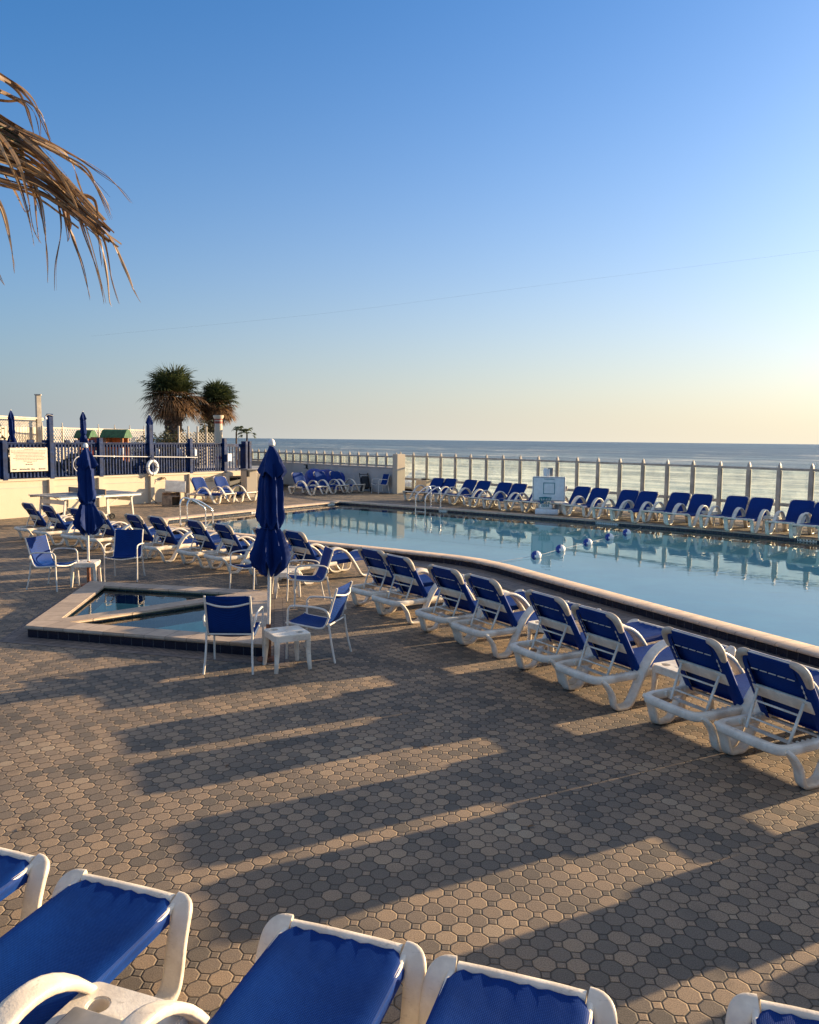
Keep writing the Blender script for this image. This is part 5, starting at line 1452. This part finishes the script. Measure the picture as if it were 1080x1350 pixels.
# sea haze in the air near the horizon: pale, warmer towards the sun, thinning out with height
WT_ = nt
def wm(op, a, b=None):
    nd = WT_.nodes.new('ShaderNodeMath'); nd.operation = op
    for i, v in enumerate((a, b)):
        if v is None: continue
        if isinstance(v, (int, float)): nd.inputs[i].default_value = v
        else: WT_.links.new(v, nd.inputs[i])
    return nd.outputs[0]
wtc = nt.nodes.new('ShaderNodeTexCoord'); wsp = nt.nodes.new('ShaderNodeSeparateXYZ'); nt.links.new(wtc.outputs['Generated'], wsp.inputs[0])
el = wm('MAXIMUM', wm('ARCSINE', wsp.outputs[2]), 0.0)
hz = wm('MULTIPLY', wm('POWER', 2.71828, wm('DIVIDE', el, -R(HAZE_H))), .97)
hl = wm('SQRT', wm('ADD', wm('MULTIPLY', wsp.outputs[0], wsp.outputs[0]), wm('MULTIPLY', wsp.outputs[1], wsp.outputs[1])))
ca = wm('DIVIDE', wm('ADD', wm('MULTIPLY', wsp.outputs[0], math.sin(SUN_AZ)), wm('MULTIPLY', wsp.outputs[1], math.cos(SUN_AZ))), wm('MAXIMUM', hl, .001))
cr = nt.nodes.new('ShaderNodeValToRGB'); nt.links.new(wm('ADD', wm('MULTIPLY', ca, .5), .5), cr.inputs[0])
stops = [(0, (.17, .20, .25)), (.5, (.19, .215, .235)), (.73, (.34, .325, .285)), (.905, (.46, .41, .315)), (1, (.55, .44, .30))]
while len(cr.color_ramp.elements) < len(stops): cr.color_ramp.elements.new(.5)
for e_, (p_, c_) in zip(cr.color_ramp.elements, stops): e_.position = p_; e_.color = (*c_, 1)
hs = nt.nodes.new('ShaderNodeHueSaturation'); hs.inputs['Saturation'].default_value = SKY_SAT; hs.inputs['Hue'].default_value = .501; nt.links.new(sky.outputs[0], hs.inputs['Color'])
sc10 = nt.nodes.new('ShaderNodeVectorMath'); sc10.operation = 'SCALE'; sc10.inputs['Scale'].default_value = 8.8; nt.links.new(cr.outputs[0], sc10.inputs[0])
mxs = nt.nodes.new('ShaderNodeMix'); mxs.data_type = 'RGBA'; nt.links.new(hz, mxs.inputs[0]); nt.links.new(hs.outputs[0], mxs.inputs[6]); nt.links.new(sc10.outputs[0], mxs.inputs[7])
# added pale veil high overhead, out of view, to lift and neutralise shadow fill
fill_veil = nt.nodes.new('ShaderNodeMapRange'); fill_veil.interpolation_type = 'SMOOTHSTEP'; nt.links.new(el, fill_veil.inputs[0])
for i, v in zip((1, 2, 3, 4), (R(34), R(62), 0, .62)): fill_veil.inputs[i].default_value = v
mxv = nt.nodes.new('ShaderNodeMix'); mxv.data_type = 'RGBA'; nt.links.new(fill_veil.outputs[0], mxv.inputs[0]); nt.links.new(mxs.outputs[2], mxv.inputs[6]); mxv.inputs[7].default_value = (3.3, 2.95, 2.5, 1)
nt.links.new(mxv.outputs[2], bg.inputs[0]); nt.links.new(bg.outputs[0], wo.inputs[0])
sl = bpy.data.lights.new('sun', 'SUN'); sl.energy = 4.7; sl.angle = R(.6); sl.color = (1, .74, .45)
so = bpy.data.objects.new('sun', sl); COL.objects.link(so)
sd = Vector((math.sin(SUN_AZ) * math.cos(SUN_EL), math.cos(SUN_AZ) * math.cos(SUN_EL), math.sin(SUN_EL)))
so.rotation_euler = sd.to_track_quat('Z', 'Y').to_euler(); so.location = (20, 10, 20)
cam = bpy.data.cameras.new('camera'); co = bpy.data.objects.new('camera', cam); COL.objects.link(co); sc.camera = co
cam.sensor_fit = 'HORIZONTAL'; cam.sensor_width = 36; cam.lens = 36 * F / 1080
cam.clip_start = .05; cam.clip_end = 40000
co.location = (0, 0, H)
fwd = Vector((0, math.cos(PITCH), -math.sin(PITCH))); right0 = Vector((1, 0, 0)); up0 = Vector((0, math.sin(PITCH), math.cos(PITCH)))
c, s = math.cos(ROLL), math.sin(ROLL)
# image x axis and y axis in world
rx = right0 * c + up0 * s; ux = up0 * c - right0 * s
co.rotation_euler = Matrix((rx, ux, -fwd)).transposed().to_euler()
sc.view_settings.view_transform = 'Standard'; sc.view_settings.look = 'None'; sc.view_settings.exposure = 1.28; sc.view_settings.gamma = 1
sc.cycles.max_bounces = 8; sc.cycles.transparent_max_bounces = 16
